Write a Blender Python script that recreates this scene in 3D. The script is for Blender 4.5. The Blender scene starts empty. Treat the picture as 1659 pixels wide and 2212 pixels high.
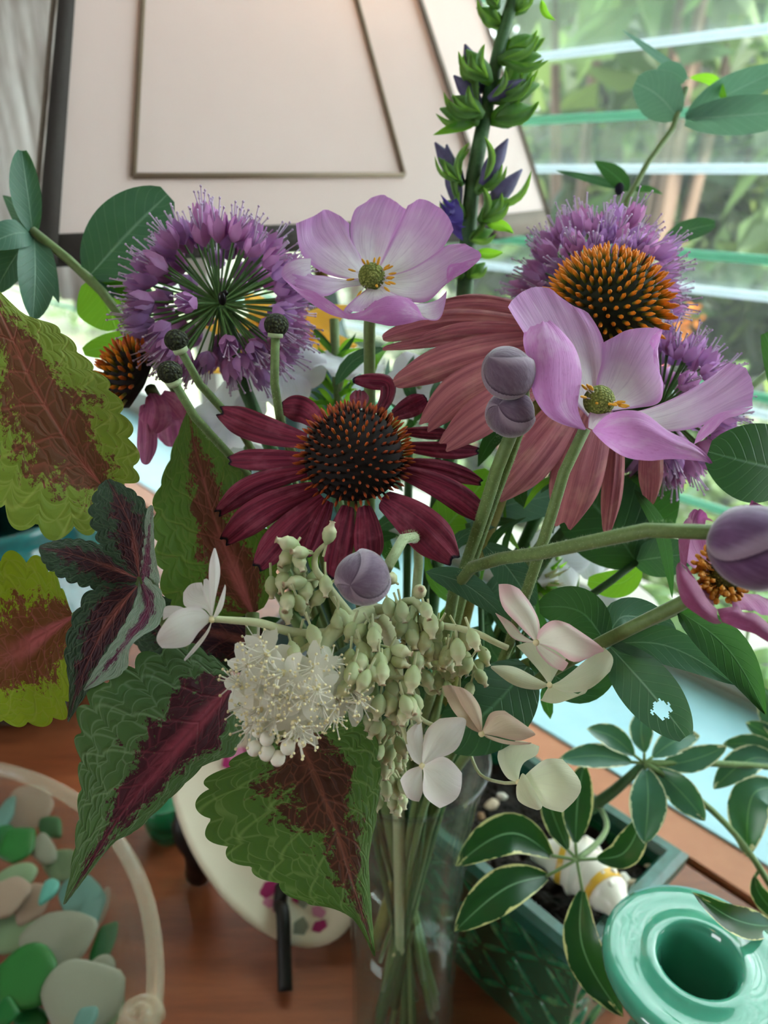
import bpy, math, random
import numpy as np
from mathutils import Vector, Matrix
random.seed(7); np.random.seed(7)
SC = bpy.context.scene
COL = SC.collection

# ---------------------------------------------------------------- camera, light, exposure
W, H_, F = 1659.0, 2212.0, 1661.0            # frame and focal length in pixels
CAM_Z, PITCH = 0.42, math.radians(24.0)
cd = bpy.data.cameras.new('camera')
cd.sensor_fit = 'VERTICAL'; cd.sensor_height = 5.66; cd.sensor_width = 4.245
cd.lens = 5.66 * F / H_
cd.clip_start = 0.01; cd.clip_end = 100
cd.dof.use_dof = True; cd.dof.focus_distance = 0.212; cd.dof.aperture_fstop = 2.0
cam = bpy.data.objects.new('camera', cd); COL.objects.link(cam)
cam.location = (0, 0, CAM_Z); cam.rotation_euler = (math.pi / 2 - PITCH, 0, 0)
SC.camera = cam

wd = bpy.data.worlds.new('overcast_sky'); SC.world = wd; wd.use_nodes = True
bg = wd.node_tree.nodes['Background']
bg.inputs[0].default_value = (0.93, 0.95, 1.0, 1); bg.inputs[1].default_value = 4.2

sd = bpy.data.lights.new('sun', 'SUN'); sd.energy = 9.0; sd.angle = math.radians(4); sd.color = (1.0, 0.95, 0.84)
sun = bpy.data.objects.new('sun', sd); COL.objects.link(sun)
sun.rotation_euler = Vector((-0.42, 0.62, -1.0)).to_track_quat('-Z', 'Y').to_euler()

vs = SC.view_settings
SC.display_settings.display_device = 'sRGB'
vs.view_transform = 'Standard'; vs.look = 'None'; vs.gamma = 1; vs.use_curve_mapping = False
vs.exposure = 1.08
SC.cycles.max_bounces = 10; SC.cycles.transparent_max_bounces = 24
SC.cycles.transmission_bounces = 8; SC.cycles.diffuse_bounces = 4

# ---------------------------------------------------------------- geometry helpers
cs, sn = math.cos(PITCH), math.sin(PITCH)
RIGHT = Vector((1, 0, 0)); UP = Vector((0, sn, cs)); FWD = Vector((0, cs, -sn)); EYE = Vector((0, 0, CAM_Z))
def P(px, py, d):
    "point seen at photo pixel (px,py), d metres deep"
    return EYE + d * (FWD + RIGHT * ((px - W / 2) / F) - UP * ((py - H_ / 2) / F))
def G(px, py, z):
    r = FWD + RIGHT * ((px - W / 2) / F) - UP * ((py - H_ / 2) / F)
    return EYE + r * ((z - CAM_Z) / r.z)
def V(x, y, t):
    "direction: right, up, towards the viewer"
    return (RIGHT * x + UP * y - FWD * t).normalized()
def proj(p):
    q = Vector(p) - EYE; d = q.dot(FWD)
    return (W / 2 + F * q.dot(RIGHT) / d, H_ / 2 - F * q.dot(UP) / d, d)

def cr(pts, n, t_out=None):
    p = np.array([list(q) for q in pts], float)
    if len(p) == 1: return np.repeat(p, n, 0)
    t = np.concatenate([[0], np.cumsum(np.linalg.norm(np.diff(p, axis=0), axis=1) + 1e-9)]); t /= t[-1]
    if len(p) == 2:
        s = np.linspace(0, 1, n) if t_out is None else np.asarray(t_out)
        return p[0] + (p[1] - p[0]) * s[:, None]
    m = np.zeros_like(p)
    m[1:-1] = (p[2:] - p[:-2]) / (t[2:] - t[:-2])[:, None]
    m[0] = (p[1] - p[0]) / (t[1] - t[0]) * 1.5 - m[1] * .5; m[-1] = (p[-1] - p[-2]) / (t[-1] - t[-2]) * 1.5 - m[-2] * .5
    s = np.linspace(0, 1, n) if t_out is None else np.asarray(t_out)
    k = np.clip(np.searchsorted(t, s, side='right') - 1, 0, len(p) - 2)
    h = (t[k + 1] - t[k]); x = ((s - t[k]) / h)[:, None]; h = h[:, None]
    return ((2 * x**3 - 3 * x**2 + 1) * p[k] + (x**3 - 2 * x**2 + x) * h * m[k]
            + (-2 * x**3 + 3 * x**2) * p[k + 1] + (x**3 - x**2) * h * m[k + 1])

def loft(curves, nu=13, nv=25):
    a = np.array([cr(c, nv) for c in curves])
    out = np.zeros((nv, nu, 3)); s = np.linspace(0, 1, nu)
    for j in range(nv):
        q = a[:, j, :]
        k = len(q); tt = np.linspace(0, 1, k); m = np.zeros_like(q)
        if k > 2:
            m[1:-1] = (q[2:] - q[:-2]) / 2
            m[0] = (q[1] - q[0]) * 1.5 - m[1] * .5; m[-1] = (q[-1] - q[-2]) * 1.5 - m[-2] * .5
        else: m[:] = q[1] - q[0]
        f = s * (k - 1); i = np.clip(f.astype(int), 0, k - 2); x = (f - i)[:, None]
        out[j] = ((2*x**3-3*x**2+1)*q[i] + (x**3-2*x**2+x)*m[i] + (-2*x**3+3*x**2)*q[i+1] + (x**3-x**2)*m[i+1])
    return out

def link(o, parent=None):
    COL.objects.link(o)
    if parent is not None:
        o.parent = parent
        if parent.parent is None and parent.type == 'EMPTY':
            o.matrix_parent_inverse = Matrix.Translation(-parent.location)
    return o
def obj(name, me, mat=None, parent=None, mtx=None):
    if mat is not None:
        if len(me.materials): me.materials.clear()
        for m in (mat if isinstance(mat, (list, tuple)) else [mat]): me.materials.append(m)
    o = bpy.data.objects.new(name, me); link(o, parent)
    if mtx is not None: o.matrix_basis = mtx
    return o
def tag(o, label, cat, group=None, kind=None):
    if label: o['label'] = label
    if cat: o['category'] = cat
    if group: o['group'] = group
    if kind: o['kind'] = kind
    return o
def thing(name, label, cat, loc, group=None):
    o = bpy.data.objects.new(name, None); o.empty_display_size = .01
    o.location = loc; COL.objects.link(o)
    return tag(o, label, cat, group)

class MB:
    "collects verts / faces / uvs / material indices"
    def __init__(s): s.v = []; s.f = []; s.uv = []; s.mi = []
    def grid(s, g, mi=0, closed=False, flip=False, uv=None):
        nv, nu = g.shape[:2]; b = len(s.v)
        s.v.extend(map(tuple, g.reshape(-1, 3)))
        for j in range(nv - 1):
            for i in range(nu if closed else nu - 1):
                i2 = (i + 1) % nu
                q = [b + j*nu + i, b + j*nu + i2, b + (j+1)*nu + i2, b + (j+1)*nu + i]
                d = nu if closed else nu - 1
                t = [(i/d, j/(nv-1)), ((i+1)/d, j/(nv-1)), ((i+1)/d, (j+1)/(nv-1)), (i/d, (j+1)/(nv-1))]
                if flip: q.reverse(); t.reverse()
                s.f.append(q); s.uv.append(t); s.mi.append(mi)
        return s
    def poly(s, pts, mi=0, uv=None):
        b = len(s.v); s.v.extend(map(tuple, pts)); s.f.append(list(range(b, b + len(pts))))
        s.uv.append(uv or [(0.5, 0.5)] * len(pts)); s.mi.append(mi); return s
    def tube(s, pts, r, n=8, mi=0, smooth_n=None, cap=True):
        p = cr(pts, smooth_n) if smooth_n else np.array([list(q) for q in pts], float)
        m = len(p)
        rr = np.interp(np.linspace(0, 1, m), np.linspace(0, 1, len(r)), r) if isinstance(r, (list, tuple)) else np.full(m, r)
        g = np.zeros((m, n, 3)); prev = None
        for k in range(m):
            t = Vector(p[min(k+1, m-1)] - p[max(k-1, 0)])
            if t.length < 1e-9: t = Vector((0, 0, 1))
            t.normalize()
            if prev is None: a = t.orthogonal().normalized()
            else:
                a = prev - t * prev.dot(t)
                a = a.normalized() if a.length > 1e-6 else t.orthogonal().normalized()
            prev = a; b_ = t.cross(a)
            for i in range(n):
                an = 2*math.pi*i/n
                g[k, i] = Vector(p[k]) + (a*math.cos(an) + b_*math.sin(an)) * float(rr[k])
        s.grid(g, mi, closed=True)
        if cap:
            b0 = len(s.v) - m*n
            s.f.append([b0 + i for i in range(n)][::-1]); s.uv.append([(0, 0)]*n); s.mi.append(mi)
            s.f.append([b0 + (m-1)*n + i for i in range(n)]); s.uv.append([(1, 1)]*n); s.mi.append(mi)
        return s
    def lathe(s, prof, n=32, mi=0, ctr=(0, 0, 0)):
        g = np.array([[(ctr[0] + r*math.cos(2*math.pi*i/n), ctr[1] + r*math.sin(2*math.pi*i/n), ctr[2] + z) for i in range(n)] for r, z in prof])
        return s.grid(g, mi, closed=True)
    def box(s, M, sx, sy, sz, mi=0):
        c = [Vector((x*sx/2, y*sy/2, z*sz/2)) for x in (-1, 1) for y in (-1, 1) for z in (-1, 1)]
        b = len(s.v); s.v.extend(tuple(M @ q) for q in c)
        for q in ((0,1,3,2), (4,6,7,5), (0,4,5,1), (2,3,7,6), (0,2,6,4), (1,5,7,3)):
            s.f.append([b + k for k in q]); s.uv.append([(0,0),(1,0),(1,1),(0,1)]); s.mi.append(mi)
        return s
    def ball(s, c, r, n=8, m=6, sc=(1, 1, 1), mi=0):
        g = np.array([[(c[0] + sc[0]*r*math.sin(a)*math.cos(b), c[1] + sc[1]*r*math.sin(a)*math.sin(b), c[2] - sc[2]*r*math.cos(a))
              for b in np.linspace(0, 2*math.pi, n, endpoint=False)] for a in np.linspace(0.02, math.pi - .02, m)])
        return s.grid(g, mi, closed=True)
    def mesh(s, name, smooth=True):
        me = bpy.data.meshes.new(name); me.from_pydata(s.v, [], s.f)
        uvl = me.uv_layers.new(name='UVMap')
        flat = [c for t in s.uv for u in t for c in u]
        uvl.data.foreach_set('uv', flat)
        me.polygons.foreach_set('material_index', s.mi)
        if smooth: me.polygons.foreach_set('use_smooth', [True] * len(s.f))
        me.update(); return me

def face_cam(g, back=False):
    "orient a grid so its front (or its back) is turned to the viewer"
    nv, nu = g.shape[:2]; j, i = nv // 2, nu // 2
    tot = 0
    for j in range(0, nv - 1, max(1, nv // 8)):
        for i in range(0, nu - 1, max(1, nu // 5)):
            n = np.cross(g[j, i+1] - g[j, i], g[j+1, i] - g[j, i])
            tot += float(np.dot(n, np.array(EYE) - g[j, i]))
    return (tot > 0) != (not back)
def sheet(name, g, mat, parent=None, back=False, thick=0.0):
    m = MB().grid(g, flip=face_cam(g, back)).mesh(name)
    o = obj(name, m, mat, parent)
    if thick:
        md = o.modifiers.new('thickness', 'SOLIDIFY'); md.thickness = thick; md.offset = 0
    return o

def trace(pts, d, s=None, o=(0, 0)):
    "photo trace -> world; each point (x,y[,mm behind d]); s,o: crop scale and corner"
    r = []
    for q in pts:
        x, y = q[0], q[1]; z = q[2] / 1000 if len(q) > 2 else 0
        if s: x, y = o[0] + x / s, o[1] + y / s
        r.append(P(x, y, d + z))
    return r

def blade(path, wpx, nu=9, nv=22, roll=0.0, cup=0.0, prof='ellipse', ribs=0, rib_amp=0.0, notch=0.0, wave=0.0, d=None, wl=1.0, wr=1.0, seed=0):
    "a leaf or petal along a traced path [(px,py,depth)...]; wpx = full width in pixels"
    pp = [P(*q) for q in path]
    us = np.linspace(-1, 1, nu); g = np.zeros((nv, nu, 3))
    dense = cr(pp, 200)
    dm = np.mean([q[2] for q in path]); hw = wpx / 2 * dm / F
    rnd = random.Random(seed)
    ph = rnd.random() * 6
    for i, u in enumerate(us):
        L = 1 - .10 * abs(u) ** 3 if prof in ('petal', 'blunt') else 1.0
        if notch: L -= notch * (0.5 + 0.5 * math.cos(u * 2 * math.pi)) * (1 if abs(u) < .8 else .4)
        for j in range(nv):
            v = j / (nv - 1); x = v * L * 199; k = min(int(x), 198); fr = x - k
            c = Vector(dense[k] * (1 - fr) + dense[k+1] * fr)
            k0, k1 = max(k - 3, 0), min(k + 4, 199)
            t = Vector(dense[k1] - dense[k0]).normalized()
            view = (c - EYE).normalized()
            side = t.cross(view)
            if side.length < 1e-5: side = t.orthogonal()
            side.normalize(); side = Matrix.Rotation(roll, 3, t) @ side
            nrm = side.cross(t).normalized()
            if nrm.dot(view) > 0: nrm = -nrm
            if prof == 'ellipse': w = math.sin(math.pi * min(1, v * .97 + .03)) ** .75
            elif prof == 'pointed': w = (math.sin(math.pi * v ** .8) ** .85) * (1 - .15 * v) + .02
            elif prof == 'oval': w = (math.sin(math.pi * min(1, .04 + v * .93)) ** .55)
            elif prof == 'petal': w = .38 + .62 * math.sin(math.pi * min(1, v * .62 + .06)) if v < .72 else (.38 + .62 * math.sin(math.pi * (.72 * .62 + .06))) * (1 - .38 * ((v - .72) / .28) ** 2.2)
            elif prof == 'spat': w = .12 + .88 * math.sin(math.pi * min(.97, v ** 1.25 * .97)) ** .8
            elif prof == 'blunt': w = .3 + .7 * min(1, v / .45) ** .7 * (1 - .25 * max(0, (v - .75) / .25) ** 2)
            else: w = prof(v)
            off = cup * (u * u - .3) * hw + rib_amp * math.cos(u * math.pi * ribs) * w + wave * hw * math.sin(v * 9 + ph + u) * abs(u)
            g[j, i] = c + side * (u * hw * w * (wl if u < 0 else wr)) + nrm * off
    return g

def toothed(g, n, amp, power=1.25, fade=.06):
    "crenate margin: rows are pulled in towards the midrib between teeth"
    nv, nu = g.shape[:2]; out = g.copy(); us = np.linspace(-1, 1, nu)
    for j in range(nv):
        v = j / (nv - 1)
        for sgn in (-1, 1):
            t = ((v * n + (.37 if sgn > 0 else 0)) % 1) ** power
            k = 1 - amp * (1 - abs(math.sin(math.pi * t)) ** .6) * min(1, v / fade)
            for i, u in enumerate(us):
                if u * sgn <= 0: continue
                x = (u * k + 1) / 2 * (nu - 1); a = min(int(x), nu - 2); f = x - a
                out[j, i] = g[j, a] * (1 - f) + g[j, a+1] * f
    return out

def frame(loc, axis, scale=1.0, spin=0.0, scl=None):
    z = Vector(axis).normalized(); q = z.to_track_quat('Z', 'Y').to_matrix().to_4x4()
    S = Matrix.Diagonal((*(scl or (scale,)*3), 1))
    return Matrix.Translation(loc) @ q @ Matrix.Rotation(spin, 4, 'Z') @ S

# ---------------------------------------------------------------- material helpers
def lin(h):
    h = h.lstrip('#'); c = [int(h[i:i+2], 16) / 255 for i in (0, 2, 4)]
    return tuple((x / 12.92 if x <= .04045 else ((x + .055) / 1.055) ** 2.4) for x in c) + (1,)
class M:
    def __init__(s, name):
        s.m = bpy.data.materials.new(name); s.m.use_nodes = True
        s.t = s.m.node_tree; s.t.nodes.clear()
        s.out = s.t.nodes.new('ShaderNodeOutputMaterial'); s._uv = None
    def n(s, ty, ins=None, **kw):
        q = s.t.nodes.new(ty)
        for k, v in kw.items(): setattr(q, k, v)
        for k, v in (ins or {}).items(): s.set(q.inputs[k], v)
        return q
    def set(s, sock, v):
        if v is None: return
        if isinstance(v, bpy.types.NodeSocket): s.t.links.new(v, sock)
        elif isinstance(v, str): sock.default_value = lin(v)
        else:
            if sock.type == 'RGBA' and len(v) == 3: v = tuple(v) + (1,)
            sock.default_value = v
    def math(s, op, a, b=None, c=None, clamp=False):
        q = s.n('ShaderNodeMath', operation=op, use_clamp=clamp); s.set(q.inputs[0], a)
        if b is not None: s.set(q.inputs[1], b)
        if c is not None: s.set(q.inputs[2], c)
        return q.outputs[0]
    def mix(s, f, a, b, blend='MIX'):
        q = s.n('ShaderNodeMix', data_type='RGBA', blend_type=blend)
        s.set(q.inputs[0], f); s.set(q.inputs[6], a); s.set(q.inputs[7], b); return q.outputs[2]
    def step(s, x, lo, hi, smooth=True):
        q = s.n('ShaderNodeMapRange', interpolation_type='SMOOTHSTEP' if smooth else 'LINEAR')
        s.set(q.inputs[0], x); s.set(q.inputs[1], lo); s.set(q.inputs[2], hi); return q.outputs[0]
    def uv(s):
        if s._uv is None:
            s._uv = s.n('ShaderNodeUVMap', uv_map='UVMap').outputs[0]; q = s.n('ShaderNodeSeparateXYZ'); s.set(q.inputs[0], s._uv)
            s.u, s.v = q.outputs[0], q.outputs[1]
            s.au = s.math('MULTIPLY', s.math('ABSOLUTE', s.math('SUBTRACT', s.u, .5)), 2.0)
        return s._uv
    def pos(s): return s.n('ShaderNodeNewGeometry').outputs['Position']
    def objc(s): return s.n('ShaderNodeTexCoord').outputs['Object']
    def rnd(s): return s.n('ShaderNodeObjectInfo').outputs['Random']
    def comb(s, x, y, z=0.0):
        q = s.n('ShaderNodeCombineXYZ'); s.set(q.inputs[0], x); s.set(q.inputs[1], y); s.set(q.inputs[2], z); return q.outputs[0]
    def noise(s, vec, scale, detail=3.0, rough=.55, dist=0.0):
        q = s.n('ShaderNodeTexNoise', {'Scale': scale, 'Detail': detail, 'Roughness': rough, 'Distortion': dist}); s.set(q.inputs['Vector'], vec); return q.outputs[0]
    def voro(s, vec, scale, feature='DISTANCE_TO_EDGE', out=0):
        q = s.n('ShaderNodeTexVoronoi', {'Scale': scale}, feature=feature); s.set(q.inputs['Vector'], vec); return q.outputs[out]
    def ramp(s, f, stops):
        q = s.n('ShaderNodeValToRGB'); s.set(q.inputs[0], f); e = q.color_ramp.elements
        while len(e) < len(stops): e.new(1)
        for k, (p, c) in enumerate(stops): e[k].position = p; e[k].color = lin(c)
        return q.outputs[0]
    def bump(s, h, strength=.5, dist=.001, nrm=None):
        q = s.n('ShaderNodeBump', {'Strength': strength, 'Distance': dist}); s.set(q.inputs['Height'], h)
        if nrm is not None: s.set(q.inputs['Normal'], nrm)
        return q.outputs[0]
    def surf(s, color, rough=.55, bump=None, transl=0.0, tcol=None, spec=.4, sheen=0.0, sss=0.0, metal=0.0, coat=0.0, emit=None):
        b = s.n('ShaderNodeBsdfPrincipled', {'Roughness': rough, 'Specular IOR Level': spec, 'Metallic': metal, 'Coat Weight': coat})
        s.set(b.inputs['Base Color'], color)
        if sheen: b.inputs['Sheen Weight'].default_value = sheen; b.inputs['Sheen Roughness'].default_value = .4
        if sss:
            b.inputs['Subsurface Weight'].default_value = sss; b.inputs['Subsurface Radius'].default_value = (.004, .003, .002); b.inputs['Subsurface Scale'].default_value = .3
        if bump is not None: s.set(b.inputs['Normal'], bump)
        r = b.outputs[0]
        if transl:
            t = s.n('ShaderNodeBsdfTranslucent'); s.set(t.inputs[0], tcol if tcol is not None else color)
            if bump is not None: s.set(t.inputs['Normal'], bump)
            q = s.n('ShaderNodeMixShader'); s.set(q.inputs[0], transl); s.t.links.new(r, q.inputs[1]); s.t.links.new(t.outputs[0], q.inputs[2]); r = q.outputs[0]
        s.t.links.new(r, s.out.inputs[0]); return s.m
    def clear(s, tint, gloss_rough=.02, ior=1.45, body=0.0, bodycol=(1,1,1,1), bump=None):
        "thin clear glass: tinted see-through, Fresnel reflection, a little frosted body"
        t = s.n('ShaderNodeBsdfTransparent'); s.set(t.inputs[0], tint)
        g = s.n('ShaderNodeBsdfGlossy', {'Roughness': gloss_rough}); lw = s.n('ShaderNodeLayerWeight', {'Blend': .5}); f = s.n('ShaderNodeMapRange'); s.t.links.new(s.math('POWER', lw.outputs['Facing'], 3.5), f.inputs[0]); f.inputs[3].default_value = .035; f.inputs[4].default_value = .55*(ior - 1)/.5
        if bump is not None: s.set(g.inputs['Normal'], bump); s.set(lw.inputs['Normal'], bump)
        q = s.n('ShaderNodeMixShader'); s.t.links.new(f.outputs[0], q.inputs[0]); s.t.links.new(t.outputs[0], q.inputs[1]); s.t.links.new(g.outputs[0], q.inputs[2])
        r = q.outputs[0]
        if body:
            d = s.n('ShaderNodeBsdfDiffuse'); s.set(d.inputs[0], bodycol); tr = s.n('ShaderNodeBsdfTranslucent'); s.set(tr.inputs[0], bodycol)
            a = s.n('ShaderNodeAddShader'); h = s.n('ShaderNodeMixShader', {0: .5}); s.t.links.new(d.outputs[0], h.inputs[1]); s.t.links.new(tr.outputs[0], h.inputs[2])
            q = s.n('ShaderNodeMixShader'); s.set(q.inputs[0], body); s.t.links.new(r, q.inputs[1]); s.t.links.new(h.outputs[0], q.inputs[2]); r = q.outputs[0]
        s.t.links.new(r, s.out.inputs[0]); return s.m
def plain(name, col, rough=.55, **k): return M(name).surf(col, rough, **k)

# ================================================================ THE ROOM, WINDOW AND GARDEN
WN = Vector((math.sin(math.radians(48)), math.cos(math.radians(48)), 0))     # out through the window
WS = Vector((-WN.y, WN.x, 0))                                                # along the window, away to the left
DW = 0.60                                                                    # window plane
def WP(s, p, z): return WS * s + WN * p + Vector((0, 0, z))
WROT = Matrix(((WS.x, WN.x, 0, 0), (WS.y, WN.y, 0, 0), (0, 0, 1, 0), (0, 0, 0, 1)))
def wbox(mb, s0, s1, p0, p1, z0, z1, mi=0, tilt=0.0):
    Mx = Matrix.Translation(WP((s0+s1)/2, (p0+p1)/2, (z0+z1)/2)) @ WROT @ Matrix.Rotation(tilt, 4, 'X')
    return mb.box(Mx, abs(s1-s0), abs(p1-p0), abs(z1-z0), mi)
def ring(s0, s1, z0, z1, a0, a1, b0, b1, p0, p1):
    "wall with a rectangular opening, one connected mesh"
    mb = MB(); o = [(s0,z0),(s1,z0),(s1,z1),(s0,z1)]; i = [(a0,b0),(a1,b0),(a1,b1),(a0,b1)]
    mb.v = [tuple(WP(s, p, z)) for p in (p0, p1) for lo in (o, i) for s, z in lo]
    for k in range(4):
        n = (k+1) % 4
        for q in ([k, n, 4+n, 4+k], [8+n, 8+k, 12+k, 12+n], [4+k, 4+n, 12+n, 12+k], [n, k, 8+k, 8+n]):
            mb.f.append(q); mb.uv.append([(0,0)]*4); mb.mi.append(0)
    return mb

m_wall = M('wall_paint'); m_wall = m_wall.surf(m_wall.mix(m_wall.noise(m_wall.pos(), 30), '#8f968c', '#9da399'), .8)
m_ceil = plain('ceiling_paint', '#b9b6ae', .9)
m_frame = plain('window_frame_paint', '#b9b6ac', .5)
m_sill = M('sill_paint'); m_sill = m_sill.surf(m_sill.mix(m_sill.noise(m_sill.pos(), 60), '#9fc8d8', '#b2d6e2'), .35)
m_glare = M('glare_strip'); m_glare = m_glare.surf(m_glare.mix(m_glare.noise(m_glare.pos(), 90), '#ad6a4a', '#be7c5a'), .5)  # salmon strip: sky glare on the wooden desk edge put into colour
def wood(name, c1, c2, c3, ang, rough=.32, sc=9.0):
    m = M(name); p = m.n('ShaderNodeMapping', {'Rotation': (0, 0, ang), 'Scale': (1.0, 9.0, 9.0)}); m.set(p.inputs[0], m.pos())
    g = m.noise(p.outputs[0], sc, 6, .65, .6); f = m.noise(p.outputs[0], sc * 9, 3, .6)
    c = m.ramp(g, [(.28, c1), (.5, c2), (.72, c3)])
    c = m.mix(m.math('MULTIPLY', m.step(f, .5, .75), .35), c, c1)
    return m.surf(c, m.math('ADD', rough, m.math('MULTIPLY', f, .12)), bump=m.bump(f, .12, .0006), spec=.45)
m_desk = wood('desk_wood', '#63301a', '#82462a', '#955433', math.radians(-50), .30, 5.0)
m_floor = wood('floor_wood', '#4d3524', '#6d4e36', '#80603f', .3, .5, 4)

def struct(name, me, mat, parent=None):
    o = obj(name, me, mat, parent); o['kind'] = 'structure'; return o
S0, S1, PB = -1.7, 2.8, -2.6
struct('floor', wbox(MB(), S0, S1, PB, DW, -.78, -.72).mesh('floor', False), m_floor)
struct('ceiling', wbox(MB(), S0 - .1, S1 + .1, PB - .1, DW + .25, 1.70, 1.76).mesh('ceiling', False), m_ceil)
struct('wall_window', ring(S0, S1, -1.0, 1.70, -.75, 2.45, .01, 1.42, DW - .02, DW + .10).mesh('wall_window', False), m_wall)
struct('wall_back', ring(S0, S1, -.72, 1.70, -.05, 1.1, .40, 1.32, PB - .06, PB).mesh('wall_back', False), m_wall)  # opening in this wall is added to let in frontal fill light
struct('wall_left', wbox(MB(), S1, S1 + .06, PB, DW, -.72, 1.70).mesh('wall_left', False), m_wall)
struct('wall_right', wbox(MB(), S0 - .06, S0, PB, DW, -.72, 1.70).mesh('wall_right', False), m_wall)
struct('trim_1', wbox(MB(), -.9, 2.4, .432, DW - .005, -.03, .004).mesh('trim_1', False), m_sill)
struct('trim_2', wbox(MB(), -.9, 2.4, .402, .4315, -.03, .002).mesh('trim_2', False), m_glare)

# jalousie window: frame, glass slats, insect screen
win = bpy.data.objects.new('window_1', None); win.location = WP(.85, DW, .01); COL.objects.link(win); win['kind'] = 'structure'
obj('frame', ring(-.78, 2.48, -.01, 1.45, -.70, 2.40, .05, 1.37, DW - .015, DW + .035).mesh('frame', False), m_frame, win)
obj('mullion', wbox(MB(), 1.04, 1.10, DW - .01, DW + .03, .05, 1.37).mesh('mullion', False), m_frame, win)
g1 = M('louver_glass').clear((.90, .96, .94, 1), .03, 1.45, body=.035, bodycol=lin('#cfdcd6'))
g2 = M('louver_glass_edge').surf('#8fc9b4', .25, transl=.5, tcol=lin('#bff0de'))
g3 = M('louver_ground_edge').surf('#e9f2ff', .2, transl=.5, tcol=(.95, .98, 1, 1))
for k in range(-4, 10):
    zi, zo = .4594 + .1 * k, .4207 + .1 * k
    for a, b in ((-.70, 1.035), (1.105, 2.40)):
        if zi > 1.36 or zo < .05: continue
        mb = MB(); t = Vector((0, 0, .003)); s0, s1 = a + .003, b - .003
        ci = [WP(s0, DW + .004, zi), WP(s1, DW + .004, zi)]; co = [WP(s0, DW + .094, zo), WP(s1, DW + .094, zo)]
        mb.poly([ci[0] + t, ci[1] + t, co[1] + t, co[0] + t], 0); mb.poly([ci[0] - t, co[0] - t, co[1] - t, ci[1] - t], 0)
        mb.poly([ci[0] - t, ci[1] - t, ci[1] + t, ci[0] + t], 1); mb.poly([co[0] + t, co[1] + t, co[1] - t, co[0] - t], 2)
        mb.poly([ci[0] + t, co[0] + t, co[0] - t, ci[0] - t], 1); mb.poly([ci[1] + t, ci[1] - t, co[1] - t, co[1] + t], 1)
        mb.tube([ci[0], ci[1]], .0036, 8, mi=1); mb.tube([co[0], co[1]], .0040, 8, mi=2)
        obj('glass_slat', mb.mesh('glass_slat', False), [g1, g2, g3], win)
ms = M('insect_screen'); t1 = ms.n('ShaderNodeBsdfTransparent'); d1 = ms.n('ShaderNodeBsdfDiffuse', {0: lin('#c9d2cd')}); d2 = ms.n('ShaderNodeBsdfTranslucent', {0: lin('#c9d2cd')})
h = ms.n('ShaderNodeMixShader', {0: .5}); ms.t.links.new(d1.outputs[0], h.inputs[1]); ms.t.links.new(d2.outputs[0], h.inputs[2])
q = ms.n('ShaderNodeMixShader', {0: .035}); ms.t.links.new(t1.outputs[0], q.inputs[1]); ms.t.links.new(h.outputs[0], q.inputs[2]); ms.t.links.new(q.outputs[0], ms.out.inputs[0])
obj('insect_screen', wbox(MB(), -.74, 2.44, DW + .104, DW + .105, .02, 1.41).mesh('insect_screen', False), ms.m, win)

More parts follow.
